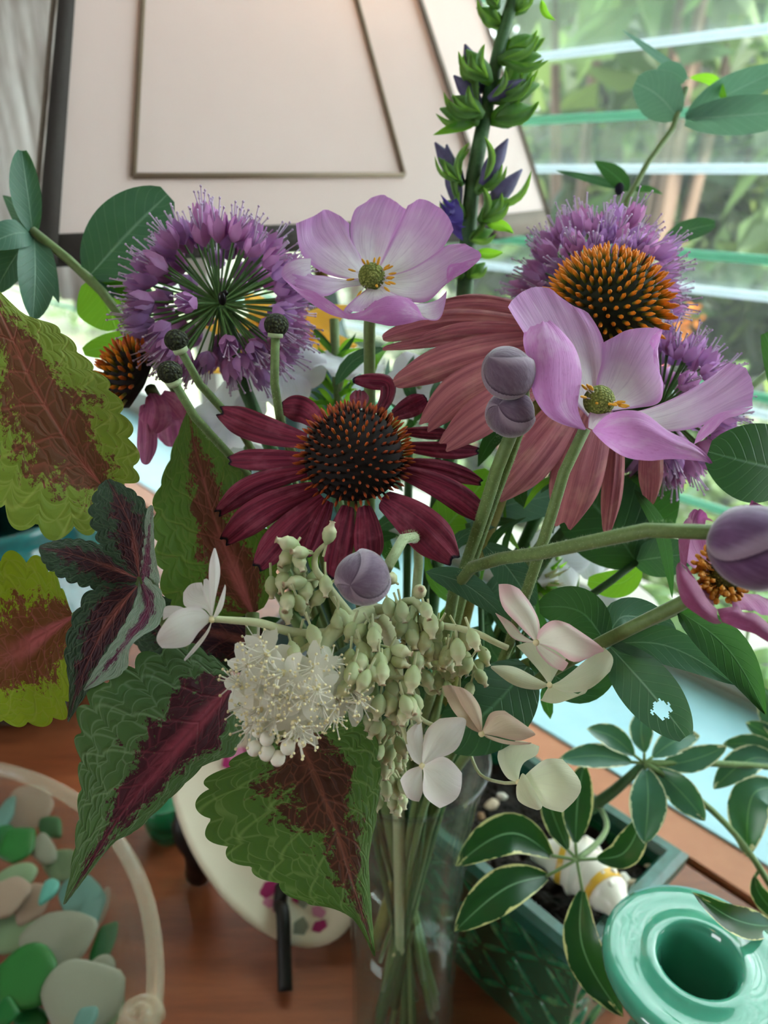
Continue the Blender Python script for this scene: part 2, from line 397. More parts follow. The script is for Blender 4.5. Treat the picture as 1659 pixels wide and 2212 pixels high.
# garden
m_lawn = M('lawn'); m_lawn = m_lawn.surf(m_lawn.mix(m_lawn.noise(m_lawn.pos(), 6), '#4a5540', '#6c755c'), .9)
tag(obj('garden_lawn', wbox(MB(), -8, 14, DW + .1, 14, -1.05, -1.0).mesh('garden_lawn', False), m_lawn), 'green lawn outside the louvered window', 'lawn', kind='structure')
def gleaf(name, c, t): return M(name).surf(c, .45, transl=.45, tcol=lin(t))
GL = [gleaf('garden_leaf_%d' % i, a, b) for i, (a, b) in enumerate((('#34503a', '#5c8038'), ('#547248', '#8ca858'), ('#17281e', '#2c4a28'), ('#748470', '#98aa82'), ('#3c483f', '#62784c')))]
m_bark = plain('garden_bark', '#6b5a4c', .9)
def shrub(name, label, s, p, z0, z1, rad, n, size, mats, seed, flowers=None):
    r = random.Random(seed); base = WP(s, p, -1.0); root = thing(name, label, 'shrub' if z1 < 1.6 else 'tree', base, None)
    mb = MB(); cz, rz = (z0 + z1) / 2, (z1 - z0) / 2
    cl = [(r.uniform(-1, 1), r.uniform(-1, 1), r.uniform(-1, 1), r.randrange(len(mats))) for _ in range(26)]
    for k in range(n):
        a = cl[r.randrange(26)]
        x, y, z = (a[i] * .72 + r.gauss(0, .26) for i in range(3))
        c = WP(s + x * rad, p + y * rad * .7, cz + z * rz)
        L = size * r.uniform(.55, 1.35); t = Vector((r.gauss(0, 1), r.gauss(0, 1), r.gauss(-.4, .8))).normalized()
        sd_ = t.orthogonal().normalized(); sd_.rotate(Matrix.Rotation(r.uniform(0, 6.28), 3, t)); w = L * r.uniform(.18, .3)
        up = t.cross(sd_) * (L * .12)
        mb.poly([c, c + t*L*.4 + sd_*w - up, c + t*L, c + t*L*.45], a[3] if r.random() < .7 else r.randrange(len(mats)))
        mb.poly([c, c + t*L*.45, c + t*L, c + t*L*.4 - sd_*w - up], mb.mi[-1])
    obj('foliage', mb.mesh('foliage', False), mats, root)['kind'] = 'stuff'
    tb = MB()
    tops = [WP(s + a[0]*rad*.6, p + a[1]*rad*.4, cz + a[2]*rz*.6) for a in cl[:7]]
    for i, tp in enumerate(tops):
        mid = base.lerp(tp, .5) + Vector((r.gauss(0, .06), r.gauss(0, .06), 0))
        obj('stem', MB().tube([base, mid, tp], [.03, .02, .008], 6, smooth_n=7).mesh('stem'), m_bark, root)
    if flowers:
        for k in range(flowers[1]):
            fb = MB(); c = WP(s + r.uniform(-1, 1)*rad, p - rad*.6, cz + r.uniform(-.9, .9)*rz)
            for i in range(6):
                an = i * 1.047; e = WS*math.cos(an) + Vector((0, 0, math.sin(an))); f_ = WS*math.cos(an+.4) + Vector((0, 0, math.sin(an+.4))); h_ = WS*math.cos(an-.4) + Vector((0, 0, math.sin(an-.4)))
                fb.poly([c, c + h_*flowers[2]*.7, c + e*flowers[2] - WN*.01, c + f_*flowers[2]*.7])
            obj('blossom', fb.mesh('blossom', False), flowers[0], root)
    return root
m_fo = plain('garden_orange', '#ffa040', .6, transl=.4); m_fp = plain('garden_pink', '#ff8a94', .6, transl=.4); m_fy = plain('garden_yellow', '#fff2a0', .6, transl=.4)
shrub('garden_shrub', 'sunlit shrub with pink blossoms low behind the louvers beside the lampshade', 1.75, 2.5, -.9, .75, .75, 2200, .16, [GL[0], GL[1], GL[2], GL[4]], 1, (m_fp, 7, .035))
shrub('garden_shrub', 'broad pale green shrub filling the middle of the window view', 1.45, 3.1, -.9, 1.05, .8, 2400, .18, [GL[1], GL[3], GL[0], GL[2]], 2)
shrub('garden_shrub', 'shrub with orange and yellow blossoms at the right of the window view', 1.0, 2.6, -.95, .45, .7, 2400, .15, [GL[0], GL[1], GL[4]], 3, (m_fo, 9, .04))
shrub('garden_tree', 'large leafed tree whose bright leaves hang at the top of the window', 1.30, 2.1, .62, 1.75, .6, 700, .20, [GL[1], GL[0], GL[3]], 4)
shrub('garden_tree', 'dark tree standing far behind the shrubs at centre', 3.6, 5.2, -.6, 2.6, 1.5, 3000, .24, [GL[2], GL[0], GL[4]], 5)
shrub('garden_tree', 'tall green tree far behind the shrubs at right', 1.5, 5.4, -.8, 2.3, 1.6, 3000, .24, [GL[2], GL[0], GL[1]], 6)
shrub('garden_tree', 'tree with grey green crown far off behind the lampshade', 7.0, 5.8, -.6, 2.4, 1.7, 3200, .16, [GL[3], GL[4], GL[0]], 8)
shrub('garden_shrub', 'low pale shrub seen under the lampshade at left', 7.2, 3.1, -1.0, .3, .9, 1500, .12, [GL[3], GL[1]], 9)
shrub('garden_shrub', 'small yellow flowered shrub close outside low in the window', .70, 1.6, -.95, .05, .5, 1500, .08, [GL[1], GL[3], GL[0]], 10, (m_fy, 8, .03))

# curtain at the far left end of the window
mc = M('curtain_cloth'); pz = mc.n('ShaderNodeMapping', {'Scale': (38, 38, 4), 'Rotation': (.25, .1, 0)}); mc.set(pz.inputs[0], mc.pos()); nz = mc.noise(pz.outputs[0], 1.0, 5, .7)
m_curt = mc.surf(mc.ramp(nz, [(.34, '#a39790'), (.5, '#d2cbc8'), (.66, '#f2efee')]), .9, bump=mc.bump(nz, .9, .006), transl=.60)
g = np.array([[tuple(WP(s, .52 + .022*math.sin(s*52) + .012*math.sin(s*23 + z*2), z)) for s in np.linspace(1.26, 2.45, 150)] for z in np.linspace(.21, 1.5, 14)])
tag(sheet('curtain', g, m_curt, thick=.002), 'white streaky curtain hanging at the far left beside the lampshade', 'curtain')

# ================================================================ DESK
desk = thing('desk', 'reddish brown wooden desk under the vase and bowls', 'desk', WP(.2, -.2, -.72))
obj('desk_top', wbox(MB(), -1.0, 1.5, -.85, .400, -.035, 0).mesh('desk_top', False), m_desk, desk).modifiers.new('b', 'BEVEL').width = .004
for s in (-.9, 1.4):
    for p in (-.75, .3):
        obj('leg', wbox(MB(), s - .03, s + .03, p - .03, p + .03, -.72, -.035).mesh('leg', False), m_desk, desk)
obj('apron', wbox(MB(), -.87, 1.37, -.76, -.74, -.13, -.035).mesh('apron', False), m_desk, desk)

# ================================================================ TABLE LAMP
ZB, HT = .376, .27
bot = [Vector(q) for q in ((-.1745, .4007, 0), (.080, .574, 0), (.138, .679, 0), (.05, .77, 0), (-.08, .78, 0), (-.2, .62, 0))]
top = [Vector(q) for q in ((-.1485, .521, 0), (-.027, .607, 0), (.016, .652, 0), (-.01, .70, 0), (-.06, .705, 0), (-.14, .63, 0))]
bot = [b + Vector((0, 0, ZB)) for b in bot]; top = [t + Vector((0, 0, ZB + HT)) for t in top]
OC = Vector((-.05, .64, 0))
lamp = thing('table_lamp', 'lit table lamp with large tapered cream panelled shade edged in dark braid', 'lamp', OC)
msh = M('shade_fabric'); ns = msh.noise(msh.pos(), 900, 2, .5); n2 = msh.noise(msh.pos(), 14, 3, .5)
m_shade = msh.surf(msh.mix(n2, '#c3b4b0', '#ccbeba'), .8, bump=msh.bump(ns, .2, .0004), transl=.22, tcol=lin('#f0dcd8'))
m_braid = M('shade_braid'); m_braid = m_braid.surf(m_braid.mix(m_braid.noise(m_braid.pos(), 700), '#5a4f46', '#7c6f63'), .85)
m_dark = M('shade_dark_braid'); m_dark = m_dark.surf(m_dark.mix(m_dark.noise(m_dark.pos(), 700), '#241f1c', '#332c28'), .85)  # darker braid: shadow on the front panel's left edge put into colour
m_cord = plain('shade_cord', '#7a6a58', .8)
def panel(i, s, h, out=0.0):
    j = (i + 1) % 6
    q = (bot[i].lerp(bot[j], s)).lerp(top[i].lerp(top[j], s), h)
    n = (bot[j] - bot[i]).cross(top[i] - bot[i]).normalized(); 
    if n.dot(q - Vector((OC.x, OC.y, q.z))) < 0: n = -n
    return q + n * out
for i in range(6):
    g = np.array([[tuple(panel(i, s, h)) for s in np.linspace(0, 1, 9)] for h in np.linspace(0, 1, 9)])
    obj('shade_panel', MB().grid(g).mesh('shade_panel'), m_shade, lamp)
    j = (i + 1) % 6
    def strip(pts, w, mat, name):
        obj(name, MB().tube(pts, w, 8).mesh(name), mat, lamp)
    L = (bot[j] - bot[i]).length
    gb = np.array([[tuple(panel(i, s, h, .0012)) for s in np.linspace(0, 1, 5)] for h in (-.004, .052)])
    obj('bottom_braid', MB().grid(gb).mesh('bottom_braid'), m_dark if i == 0 else m_braid, lamp).modifiers.new('t', 'SOLIDIFY').thickness = .0018
    w0 = .034 if i == 0 else .012
    ge = np.array([[tuple(panel(i, s, h, .0016)) for s in (0, w0 * .308 / max(L, .05))] for h in np.linspace(0, 1, 8)])
    obj('edge_braid', MB().grid(ge).mesh('edge_braid'), m_dark if i == 0 else m_braid, lamp).modifiers.new('t', 'SOLIDIFY').thickness = .0018
    ge = np.array([[tuple(panel(i, 1 - s, h, .0016)) for s in (0, .014)] for h in np.linspace(0, 1, 8)])
    obj('edge_braid', MB().grid(ge).mesh('edge_braid'), m_braid, lamp).modifiers.new('t', 'SOLIDIFY').thickness = .0018
# inset cord rectangle on the front panel, found where the photo shows it
def find(px, py):
    best = None
    for s in np.linspace(0, 1, 101):
        for h in np.linspace(0, 1, 101):
            x, y, d = proj(panel(0, s, h)); e = (x - px)**2 + (y - py)**2
            if best is None or e < best[0]: best = (e, s, h)
    return best[1:]
c1, c2, c3, c4 = find(288, 388), find(873, 377), find(772, 4), find(314, 4)
def ext(a, b, f): return (a[0] + (b[0]-a[0])*f, a[1] + (b[1]-a[1])*f)
hh = .93
t3 = ext(c2, c3, (hh - c2[1]) / (c3[1] - c2[1])); t4 = ext(c1, c4, (hh - c1[1]) / (c4[1] - c1[1]))
for a, b in ((c1, c2), (c2, t3), (t3, t4), (t4, c1)):
    obj('inset_cord', MB().tube([panel(0, *a, .0012), panel(0, *b, .0012)], .0016, 8).mesh('inset_cord'), m_cord, lamp)
m_brass = plain('lamp_brass', '#8a6a3a', .35, metal=.8); m_base = plain('lamp_base_glaze', '#3c5a58', .25)
obj('lamp_base', MB().lathe([(0, 0), (.06, 0), (.062, .012), (.035, .03), (.05, .09), (.055, .16), (.04, .24), (.018, .30), (.012, .33), (0, .33)], 28, ctr=OC).mesh('lamp_base'), m_base, lamp)
obj('stem', MB().tube([OC + Vector((0, 0, .33)), OC + Vector((0, 0, .47))], .006, 10).mesh('stem'), m_brass, lamp)
mbu = M('bulb_glow'); e = mbu.n('ShaderNodeEmission', {0: (1, .62, .28, 1), 1: 6.0}); mbu.t.links.new(e.outputs[0], mbu.out.inputs[0])
BC = Vector((-.055, .63, .56))
obj('bulb', MB().ball(BC, .028, 14, 10, (1, 1, 1.25)).mesh('bulb'), mbu.m, lamp)
ld = bpy.data.lights.new('bulb_light', 'POINT'); ld.energy = .34; ld.color = (1, .58, .36); ld.shadow_soft_size = .035
lo = bpy.data.objects.new('bulb_light', ld); lo.location = BC + Vector((0, 0, .045)); COL.objects.link(lo)
# a warm ceiling lamp behind the viewer's left shoulder
ld = bpy.data.lights.new('ceiling_lamp', 'AREA'); ld.shape = 'DISK'; ld.size = .30; ld.energy = 1.2; ld.color = (1, .70, .42)
lo = bpy.data.objects.new('ceiling_lamp', ld); lo.location = (-.6, -.5, 1.6); COL.objects.link(lo)

# ================================================================ PLANT MATERIALS
def stem_mat(name, a, b, hairy=.3):
    m = M(name); n = m.noise(m.pos(), 600, 3, .6); c = m.mix(n, a, b)
    return m.surf(c, .55, bump=m.bump(n, .25, .0003), transl=.12, sheen=hairy)
m_stem = stem_mat('stem_green', '#5f7a45', '#86a062'); m_stem2 = stem_mat('stem_dark_green', '#2f5232', '#4f7a48', 0)
m_stemy = stem_mat('stem_olive', '#7d7a3c', '#9a9650', 0); m_stempale = stem_mat('stem_pale', '#9fb884', '#c9dcae', .6)
m_woody = stem_mat('stem_brown', '#5a3a2a', '#7c5540', 0)

def leaf_mat(name, top, dark, vein, transl=.3, tcol='#6fae2e', rough=.45, nlat=9, spec=.4, tip=None):
    "smooth leaf: midrib and faint laterals from the leaf's own coordinates"
    m = M(name); m.uv()
    w = m.math('FRACT', m.math('SUBTRACT', m.math('MULTIPLY', m.v, float(nlat)), m.math('MULTIPLY', m.au, 2.4)))
    lat = m.math('SUBTRACT', 1.0, m.step(m.math('ABSOLUTE', m.math('SUBTRACT', w, .5)), .0, .10))
    mid = m.math('SUBTRACT', 1.0, m.step(m.au, .0, .07))
    n = m.noise(m.pos(), 120, 4, .6)
    c = m.mix(n, dark, top); c = m.mix(m.math('MULTIPLY', lat, .22), c, vein); c = m.mix(m.math('MULTIPLY', mid, .65), c, vein)
    h = m.math('ADD', m.math('MULTIPLY', lat, -.5), m.math('MULTIPLY', mid, -1.0))
    return m.surf(c, rough, bump=m.bump(h, .35, .0006), transl=transl, tcol=m.mix(m.math('MULTIPLY', mid, .5), tcol, vein), spec=spec)
m_lf = leaf_mat('leaf_blue_green', '#527a66', '#38604e', '#86ac90', .24, lin('#4f8440'))
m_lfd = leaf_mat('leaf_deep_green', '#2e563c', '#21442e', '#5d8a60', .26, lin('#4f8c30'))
m_lfg = leaf_mat('leaf_grey_green', '#6f9c8c', '#57877a', '#93b8a6', .25, lin('#7fb487'))
m_lfb = leaf_mat('leaf_bright_green', '#4f9a34', '#3c7f2a', '#8cc860', .45, lin('#9fdc35'))

def coleus_mat(name, rim, rim2, core, core2, midc, tcol, tcore, core_w=.55, transl=.35, pink='#c0506a', seed=0.0, sheen=.25, pinkend=.35):
    m = M(name); m.uv()
    vec = m.comb(m.math('ADD', m.math('MULTIPLY', m.u, 1.4), seed), m.math('MULTIPLY', m.v, 2.2), seed)
    pat = m.noise(vec, 3.6, 7, .78); fine = m.noise(vec, 24, 4, .75)
    # maroon heart: wide near the base, thin towards the tip, ragged edge
    edge = m.math('SUBTRACT', core_w * 1.25, m.math('MULTIPLY', m.math('POWER', m.v, 1.3), core_w * 1.15))
    x = m.math('SUBTRACT', m.au, edge)
    x = m.math('ADD', x, m.math('MULTIPLY', m.math('SUBTRACT', pat, .5), 1.9)); x = m.math('ADD', x, m.math('MULTIPLY', m.math('SUBTRACT', fine, .5), .75))
    inner = m.math('SUBTRACT', 1.0, m.step(x, -.05, .06))
    # veins
    w = m.math('FRACT', m.math('SUBTRACT', m.math('MULTIPLY', m.v, 7.0), m.math('MULTIPLY', m.au, 1.9)))
    lat = m.math('SUBTRACT', 1.0, m.step(m.math('ABSOLUTE', m.math('SUBTRACT', w, .5)), .0, .07))
    mid = m.math('SUBTRACT', 1.0, m.step(m.au, .0, .045))
    vo = m.voro(m.comb(m.math('MULTIPLY', m.au, 1.0), m.math('SUBTRACT', m.math('MULTIPLY', m.v, 1.6), m.math('MULTIPLY', m.au, .4)), seed), 7.5)
    net = m.math('SUBTRACT', 1.0, m.step(vo, .0, .07))
    c = m.mix(pat, rim, rim2); cc = m.mix(fine, core, core2)
    c = m.mix(inner, c, cc)
    pk = m.math('MULTIPLY', m.math('SUBTRACT', 1.0, m.step(m.au, .03, .20)), m.math('SUBTRACT', 1.0, m.step(m.math('ADD', m.v, m.math('MULTIPLY', m.math('SUBTRACT', pat, .5), .5)), pinkend - .25, pinkend + .15)))
    c = m.mix(m.math('MULTIPLY', pk, .8), c, pink)
    vcol = m.mix(inner, midc, m.mix(.5, core2, pink))
    c = m.mix(m.math('MULTIPLY', net, .42), c, vcol); c = m.mix(m.math('MULTIPLY', lat, .55), c, vcol); c = m.mix(m.math('MULTIPLY', mid, .75), c, vcol)
    tc = m.mix(inner, tcol, tcore); tc = m.mix(m.math('MULTIPLY', net, .4), tc, vcol); tc = m.mix(m.math('MULTIPLY', pk, .8), tc, pink)
    hgt = m.math('SUBTRACT', m.math('MULTIPLY', m.step(vo, 0, .35), 1.0), m.math('ADD', m.math('MULTIPLY', lat, .9), m.math('MULTIPLY', mid, .9)))
    return m.surf(c, .62, bump=m.bump(hgt, .55, .0006), transl=transl, tcol=tc, sheen=sheen, spec=.3)

def petal_mat(name, base, edge, vein, back, transl=.4, white='#f1ebf3', basew=.38, backvein=None, sheen=.2, freq=26.0):
    "anemone sepal: pale and veined inside, pinker and flecked outside"
    m = M(name); m.uv()
    vv = m.noise(m.comb(m.math('MULTIPLY', m.u, freq), m.math('MULTIPLY', m.v, 1.6), 0.0), 1.0, 4, .65)
    bl = m.noise(m.comb(m.math('MULTIPLY', m.u, 3.0), m.math('MULTIPLY', m.v, 3.0), 3.0), 1.0, 3, .6)
    c = m.mix(m.step(m.math('ADD', m.v, m.math('MULTIPLY', m.math('SUBTRACT', bl, .5), .5)), basew - .3, basew + .4), white, base)
    c = m.mix(m.step(m.math('MAXIMUM', m.au, m.v), .80, 1.0), c, edge)
    c = m.mix(m.math('MULTIPLY', m.step(vv, .48, .74), .55), c, vein)
    c = m.mix(m.math('MULTIPLY', m.step(m.math('SUBTRACT', 1.0, vv), .55, .78), .45), c, white)
    f = m.noise(m.comb(m.math('MULTIPLY', m.u, freq * 1.3), m.math('MULTIPLY', m.v, 12.0), 5.0), 1.0, 4, .7)
    b = m.mix(m.math('MULTIPLY', m.step(f, .5, .72), .6), back, backvein or vein)
    b = m.mix(m.math('MULTIPLY', m.step(bl, .45, .75), .35), b, white)
    bf = m.n('ShaderNodeNewGeometry').outputs['Backfacing']
    col = m.mix(bf, c, b)
    return m.surf(col, .5, bump=m.bump(vv, .35, .0006), transl=transl, tcol=col, sheen=sheen, spec=.3)
m_an = petal_mat('anemone_petal_lilac', '#cfa3d2', '#cc8fd0', '#a67fb0', '#cf86cc', backvein='#b05fb0')
m_an2 = petal_mat('anemone_petal_pink', '#d0a6d4', '#cb93cf', '#ae8bb8', '#d794d6', backvein='#b35fae')
m_an3 = petal_mat('anemone_petal_magenta', '#bb6aa6', '#a8578f', '#8c4579', '#a2537f', backvein='#74315e', white='#c885b4', transl=.3, sheen=.6)

def ray_mat(name, base, dark, light, tipc=None, transl=.2, tcol=None):
    m = M(name); m.uv()
    st = m.noise(m.comb(m.math('MULTIPLY', m.u, 11.0), m.math('MULTIPLY', m.v, .9), m.math('MULTIPLY', m.rnd(), 9.0)), 1.0, 4, .6)
    bl = m.noise(m.comb(m.math('MULTIPLY', m.u, 2.0), m.math('MULTIPLY', m.v, 4.0), m.math('MULTIPLY', m.rnd(), 9.0)), 1.0, 3, .6)
    c = m.mix(m.step(st, .35, .65), dark, base); c = m.mix(m.math('MULTIPLY', m.step(bl, .45, .75), .5), c, light)
    if tipc:
        c = m.mix(m.step(m.math('ADD', m.v, m.math('MULTIPLY', m.math('SUBTRACT', st, .5), .05)), .955, .985), c, tipc)
    return m.surf(c, .6, bump=m.bump(st, .5, .0009), transl=transl, tcol=tcol or c, spec=.25, sheen=.15)
m_ray_b = ray_mat('ray_burgundy', '#943450', '#661e38', '#b05a74', '#141322', .2)
m_ray_s = ray_mat('ray_salmon', '#c4787e', '#9a5560', '#d29c8e', None, .32)
m_ray_p = ray_mat('ray_pink', '#d886b2', '#ba6494', '#e6a8c8', None, .5)

def spine_mat(name, base, mid, tip):
    m = M(name); m.uv(); return m.surf(m.ramp(m.v, [(0, base), (.45, mid), (.7, tip), (1, tip)]), .5, spec=.4, transl=.1)
m_spb = spine_mat('spine_red_orange', '#0c0708', '#1c0d0c', '#a8481e'); m_sps = spine_mat('spine_orange', '#1d2410', '#6b6a1f', '#ee8f1c')
m_spk = spine_mat('spine_spent', '#3a3c1c', '#4a2a1e', '#2c1418'); m_spt = spine_mat('spine_orange_top', '#3a2012', '#a8601e', '#cf5f22')
m_cone = plain('cone_dark', '#140d0d', .8); m_coneg = plain('cone_green_black', '#1a2412', .8)

m_tep = M('allium_tepal'); m_tep.uv(); mm = m_tep
tn = mm.noise(mm.pos(), 200, 2, .5)
m_tep = mm.surf(mm.mix(mm.rnd(), mm.mix(tn, '#b285c4', '#d2aadf'), mm.mix(tn, '#ba74a8', '#dba2d2')), .5, transl=.45, spec=.4)
m_fil = plain('allium_stamen', '#d9c4e0', .5, transl=.3)
m_ped = stem_mat('allium_stalk', '#3f6e38', '#74a05a', 0)
def seam(m, c):
    "overlapping sepals: pale felted margin beside a dark crease"
    m.uv(); z = m.math('MULTIPLY', m.math('COSINE', m.math('MULTIPLY', m.v, math.pi)), -.503)
    ph = m.math('FRACT', m.math('ADD', m.math('MULTIPLY', m.u, 3.0), z))
    c = m.mix(m.math('MULTIPLY', m.step(ph, .72, .93), .55), c, '#b9a9ba')
    return m.mix(m.math('MULTIPLY', m.math('SUBTRACT', 1.0, m.step(ph, .0, .10)), .8), c, '#34203a')  # shade in the sepal crease painted into the colour
m_budf = M('anemone_bud_felt'); mm = m_budf; mm.uv()
bn = mm.noise(mm.comb(mm.math('MULTIPLY', mm.u, 40.0), mm.math('MULTIPLY', mm.v, 7.0), 0.0), 1.0, 5, .7); b2 = mm.noise(mm.pos(), 160, 3, .6)
m_budf = mm.surf(seam(mm, mm.mix(mm.math('MULTIPLY', mm.step(bn, .35, .75), .45), mm.mix(b2, '#5f4a60', '#77637a'), '#8f8090')), .75, bump=mm.bump(bn, .6, .0006), sheen=.8, spec=.2)
m_seed = M('seed_head'); mm = m_seed; vn = mm.voro(mm.objc(), 1.0, 'F1'); m_seed = None
def knobbly(name, a, b, scale, rough=.7):
    m = M(name); v = m.voro(m.pos(), scale, 'F1'); n = m.noise(m.pos(), scale * .3)
    return m.surf(m.mix(m.step(v, .1, .6), b, a), rough, bump=m.bump(m.math('SUBTRACT', 1.0, v), 1.0, .0008), spec=.3)
m_seed = knobbly('spent_head_dark', '#23281a', '#4b5230', 1100); m_ctr = knobbly('anemone_center_green', '#6f7a34', '#a8ad5c', 1500)
m_ctrd = knobbly('anemone_center_olive', '#4a4a1c', '#77742e', 1500)
m_anther = plain('anther_yellow', '#e0a62c', .5); m_antherd = plain('anther_orange', '#c9811a', .5); m_filw = plain('filament_white', '#efe6ee', .5, transl=.4)
m_sepal = None
def floret_mat(name, base, edge, transl=.35):
    m = M(name); m.uv()
    vv = m.noise(m.comb(m.math('MULTIPLY', m.u, 14.0), m.math('MULTIPLY', m.v, 1.5), m.math('MULTIPLY', m.rnd(), 5.0)), 1.0, 4, .65)
    c = m.mix(m.step(m.math('MAXIMUM', m.au, m.v), .55, 1.0), base, edge)
    c = m.mix(m.math('MULTIPLY', m.step(vv, .5, .75), .18), c, '#c9bfae')
    return m.surf(c, .5, bump=m.bump(vv, .35, .0005), transl=transl, spec=.3)
m_hyw = floret_mat('hydrangea_white', '#fbf9f4', '#f8f0f0', .6); m_hyp = floret_mat('hydrangea_pink_edged', '#f0ebdc', '#e3b9bd')
m_hyg = floret_mat('hydrangea_green_cream', '#dfe3c2', '#e3e3c8'); m_hyt = floret_mat('hydrangea_tan', '#d9c7ae', '#d3b8a6')
m_budg = M('hydrangea_bud'); mm = m_budg; mm.uv(); m_budg = mm.surf(mm.ramp(mm.v, [(0, '#a9bb86'), (.45, '#c9d2a4'), (.62, '#d6d8b0'), (.85, '#d9d0b0'), (1, '#9a7a5c')]), .5, sss=.2, transl=.1)
m_budw = plain('hydrangea_round_bud', '#eceadb', .45, sss=.2); m_flw = plain('hydrangea_flower_white', '#fdfcf4', .5, transl=.6); m_fly = plain('hydrangea_anther', '#ece2b4', .6)
m_hbr = stem_mat('hydrangea_branch', '#b8c28c', '#d9dcb4', .6)
m_phlox = floret_mat('phlox_white', '#eef0f6', '#f4f5fa', .4)
m_lily = floret_mat('lily_orange', '#f0b548', '#f3c25a', .5)

# ================================================================ BOUQUET
VX, VY = 0.0095, 0.250                               # vase axis on the desk
_r = random.Random(3)
def into_vase(pts, z_end=None, k=None):
    "continue a stem through the vase mouth into the water"
    p = Vector(pts[-1]); a = math.atan2(p.y - VY, p.x - VX) + _r.uniform(-.35, .35); q = _r.uniform(.35, .95)
    mouth = Vector((VX + .023*q*math.cos(a), VY + .023*q*math.sin(a), .190))
    f = _r.uniform(.3, 1.0)
    foot = Vector((VX - .017*f*math.cos(a + .3), VY - .017*f*math.sin(a + .3), z_end if z_end is not None else _r.uniform(.010, .085)))
    return list(pts) + [mouth, mouth.lerp(foot, .5), foot]
def add_stem(root, pts, r, mat, n=26, name='stem', seg=8):
    return obj(name, MB().tube(pts, r, seg, smooth_n=n).mesh(name), mat, root)

# ---------------------------------------------------------------- coneflowers
_sp = MB().tube([(0,0,0), (0,0,.35), (0,0,.75), (0,0,1)], [.16, .15, .19, .05], 6).mesh('spine')
def spine_mesh(mat):
    me = _sp.copy(); me.materials.append(mat); return me
SPB, SPS, SPK, SPT = (spine_mesh(m) for m in (m_spb, m_sps, m_spk, m_spt))
def coneflower(root, C, axis, R, Hc, nsp, length, meshes, core, pick):
    A = Vector(axis).normalized(); X = A.orthogonal().normalized(); Y = A.cross(X)
    prof = [(R*.15, -Hc*.35), (R*.80, -Hc*.25)] + [(R*.93*math.cos(t)**.8, Hc*math.sin(t)) for t in np.linspace(0, 1.5, 9)] + [(.0001, Hc)]
    g = np.array([[tuple(C + A*z + (X*math.cos(a) + Y*math.sin(a))*r) for a in np.linspace(0, 2*math.pi, 28, endpoint=False)] for r, z in prof])
    obj('cone', MB().grid(g, closed=True).mesh('cone'), core, root)
    for k in range(nsp):
        f = (k + .5) / nsp; h = 1 - f * 1.02; th = k * 2.399963
        h = max(-.05, h); rr = math.sqrt(max(0, 1 - h*h)) if h > 0 else 1
        rad = X*math.cos(th) + Y*math.sin(th)
        pos = C + A*(Hc*h) + rad*(R*.90*rr)
        d = (A*(h*1.0 + .12) * (R/Hc)**.5 + rad*rr).normalized()
        d = (d + Vector((_r.gauss(0,.05), _r.gauss(0,.05), _r.gauss(0,.05)))).normalized()
        L = length * _r.uniform(.85, 1.15) * (.55 + .45*rr)
        o = obj('spine', pick(h, th, rad, meshes), None, root, frame(pos - d*L*.2, d, scl=(length*.50, length*.50, L), spin=_r.uniform(0, 6)))

_rh = random.Random(77)
def hairs(root, pts, r, n, d_from=0.0, d_to=1.0, L=.00055):
    "fine fuzz on a stem"
    p = cr(pts, 60); mb = MB()
    for k in range(n):
        t = _rh.uniform(d_from, d_to)*58; i = int(t); c = Vector(p[i] + (p[i+1] - p[i])*(t - i)); tg = Vector(p[i+1] - p[i]).normalized()
        o = tg.orthogonal().normalized(); o.rotate(Matrix.Rotation(_rh.uniform(0, 6.283), 3, tg)); q = tg.cross(o)*.00004
        a = c + o*r*.95; e = c + o*(r + L*_rh.uniform(.5, 1.2)) + tg*_rh.uniform(-.0002, .0002)
        mb.poly([a - q, a + q, e])
    obj('stem_fuzz', mb.mesh('stem_fuzz', False), m_stempale, root)['kind'] = 'stuff'
def c2(s, ox, oy): return lambda x, y, d: (ox + x/s, oy + y/s, d)

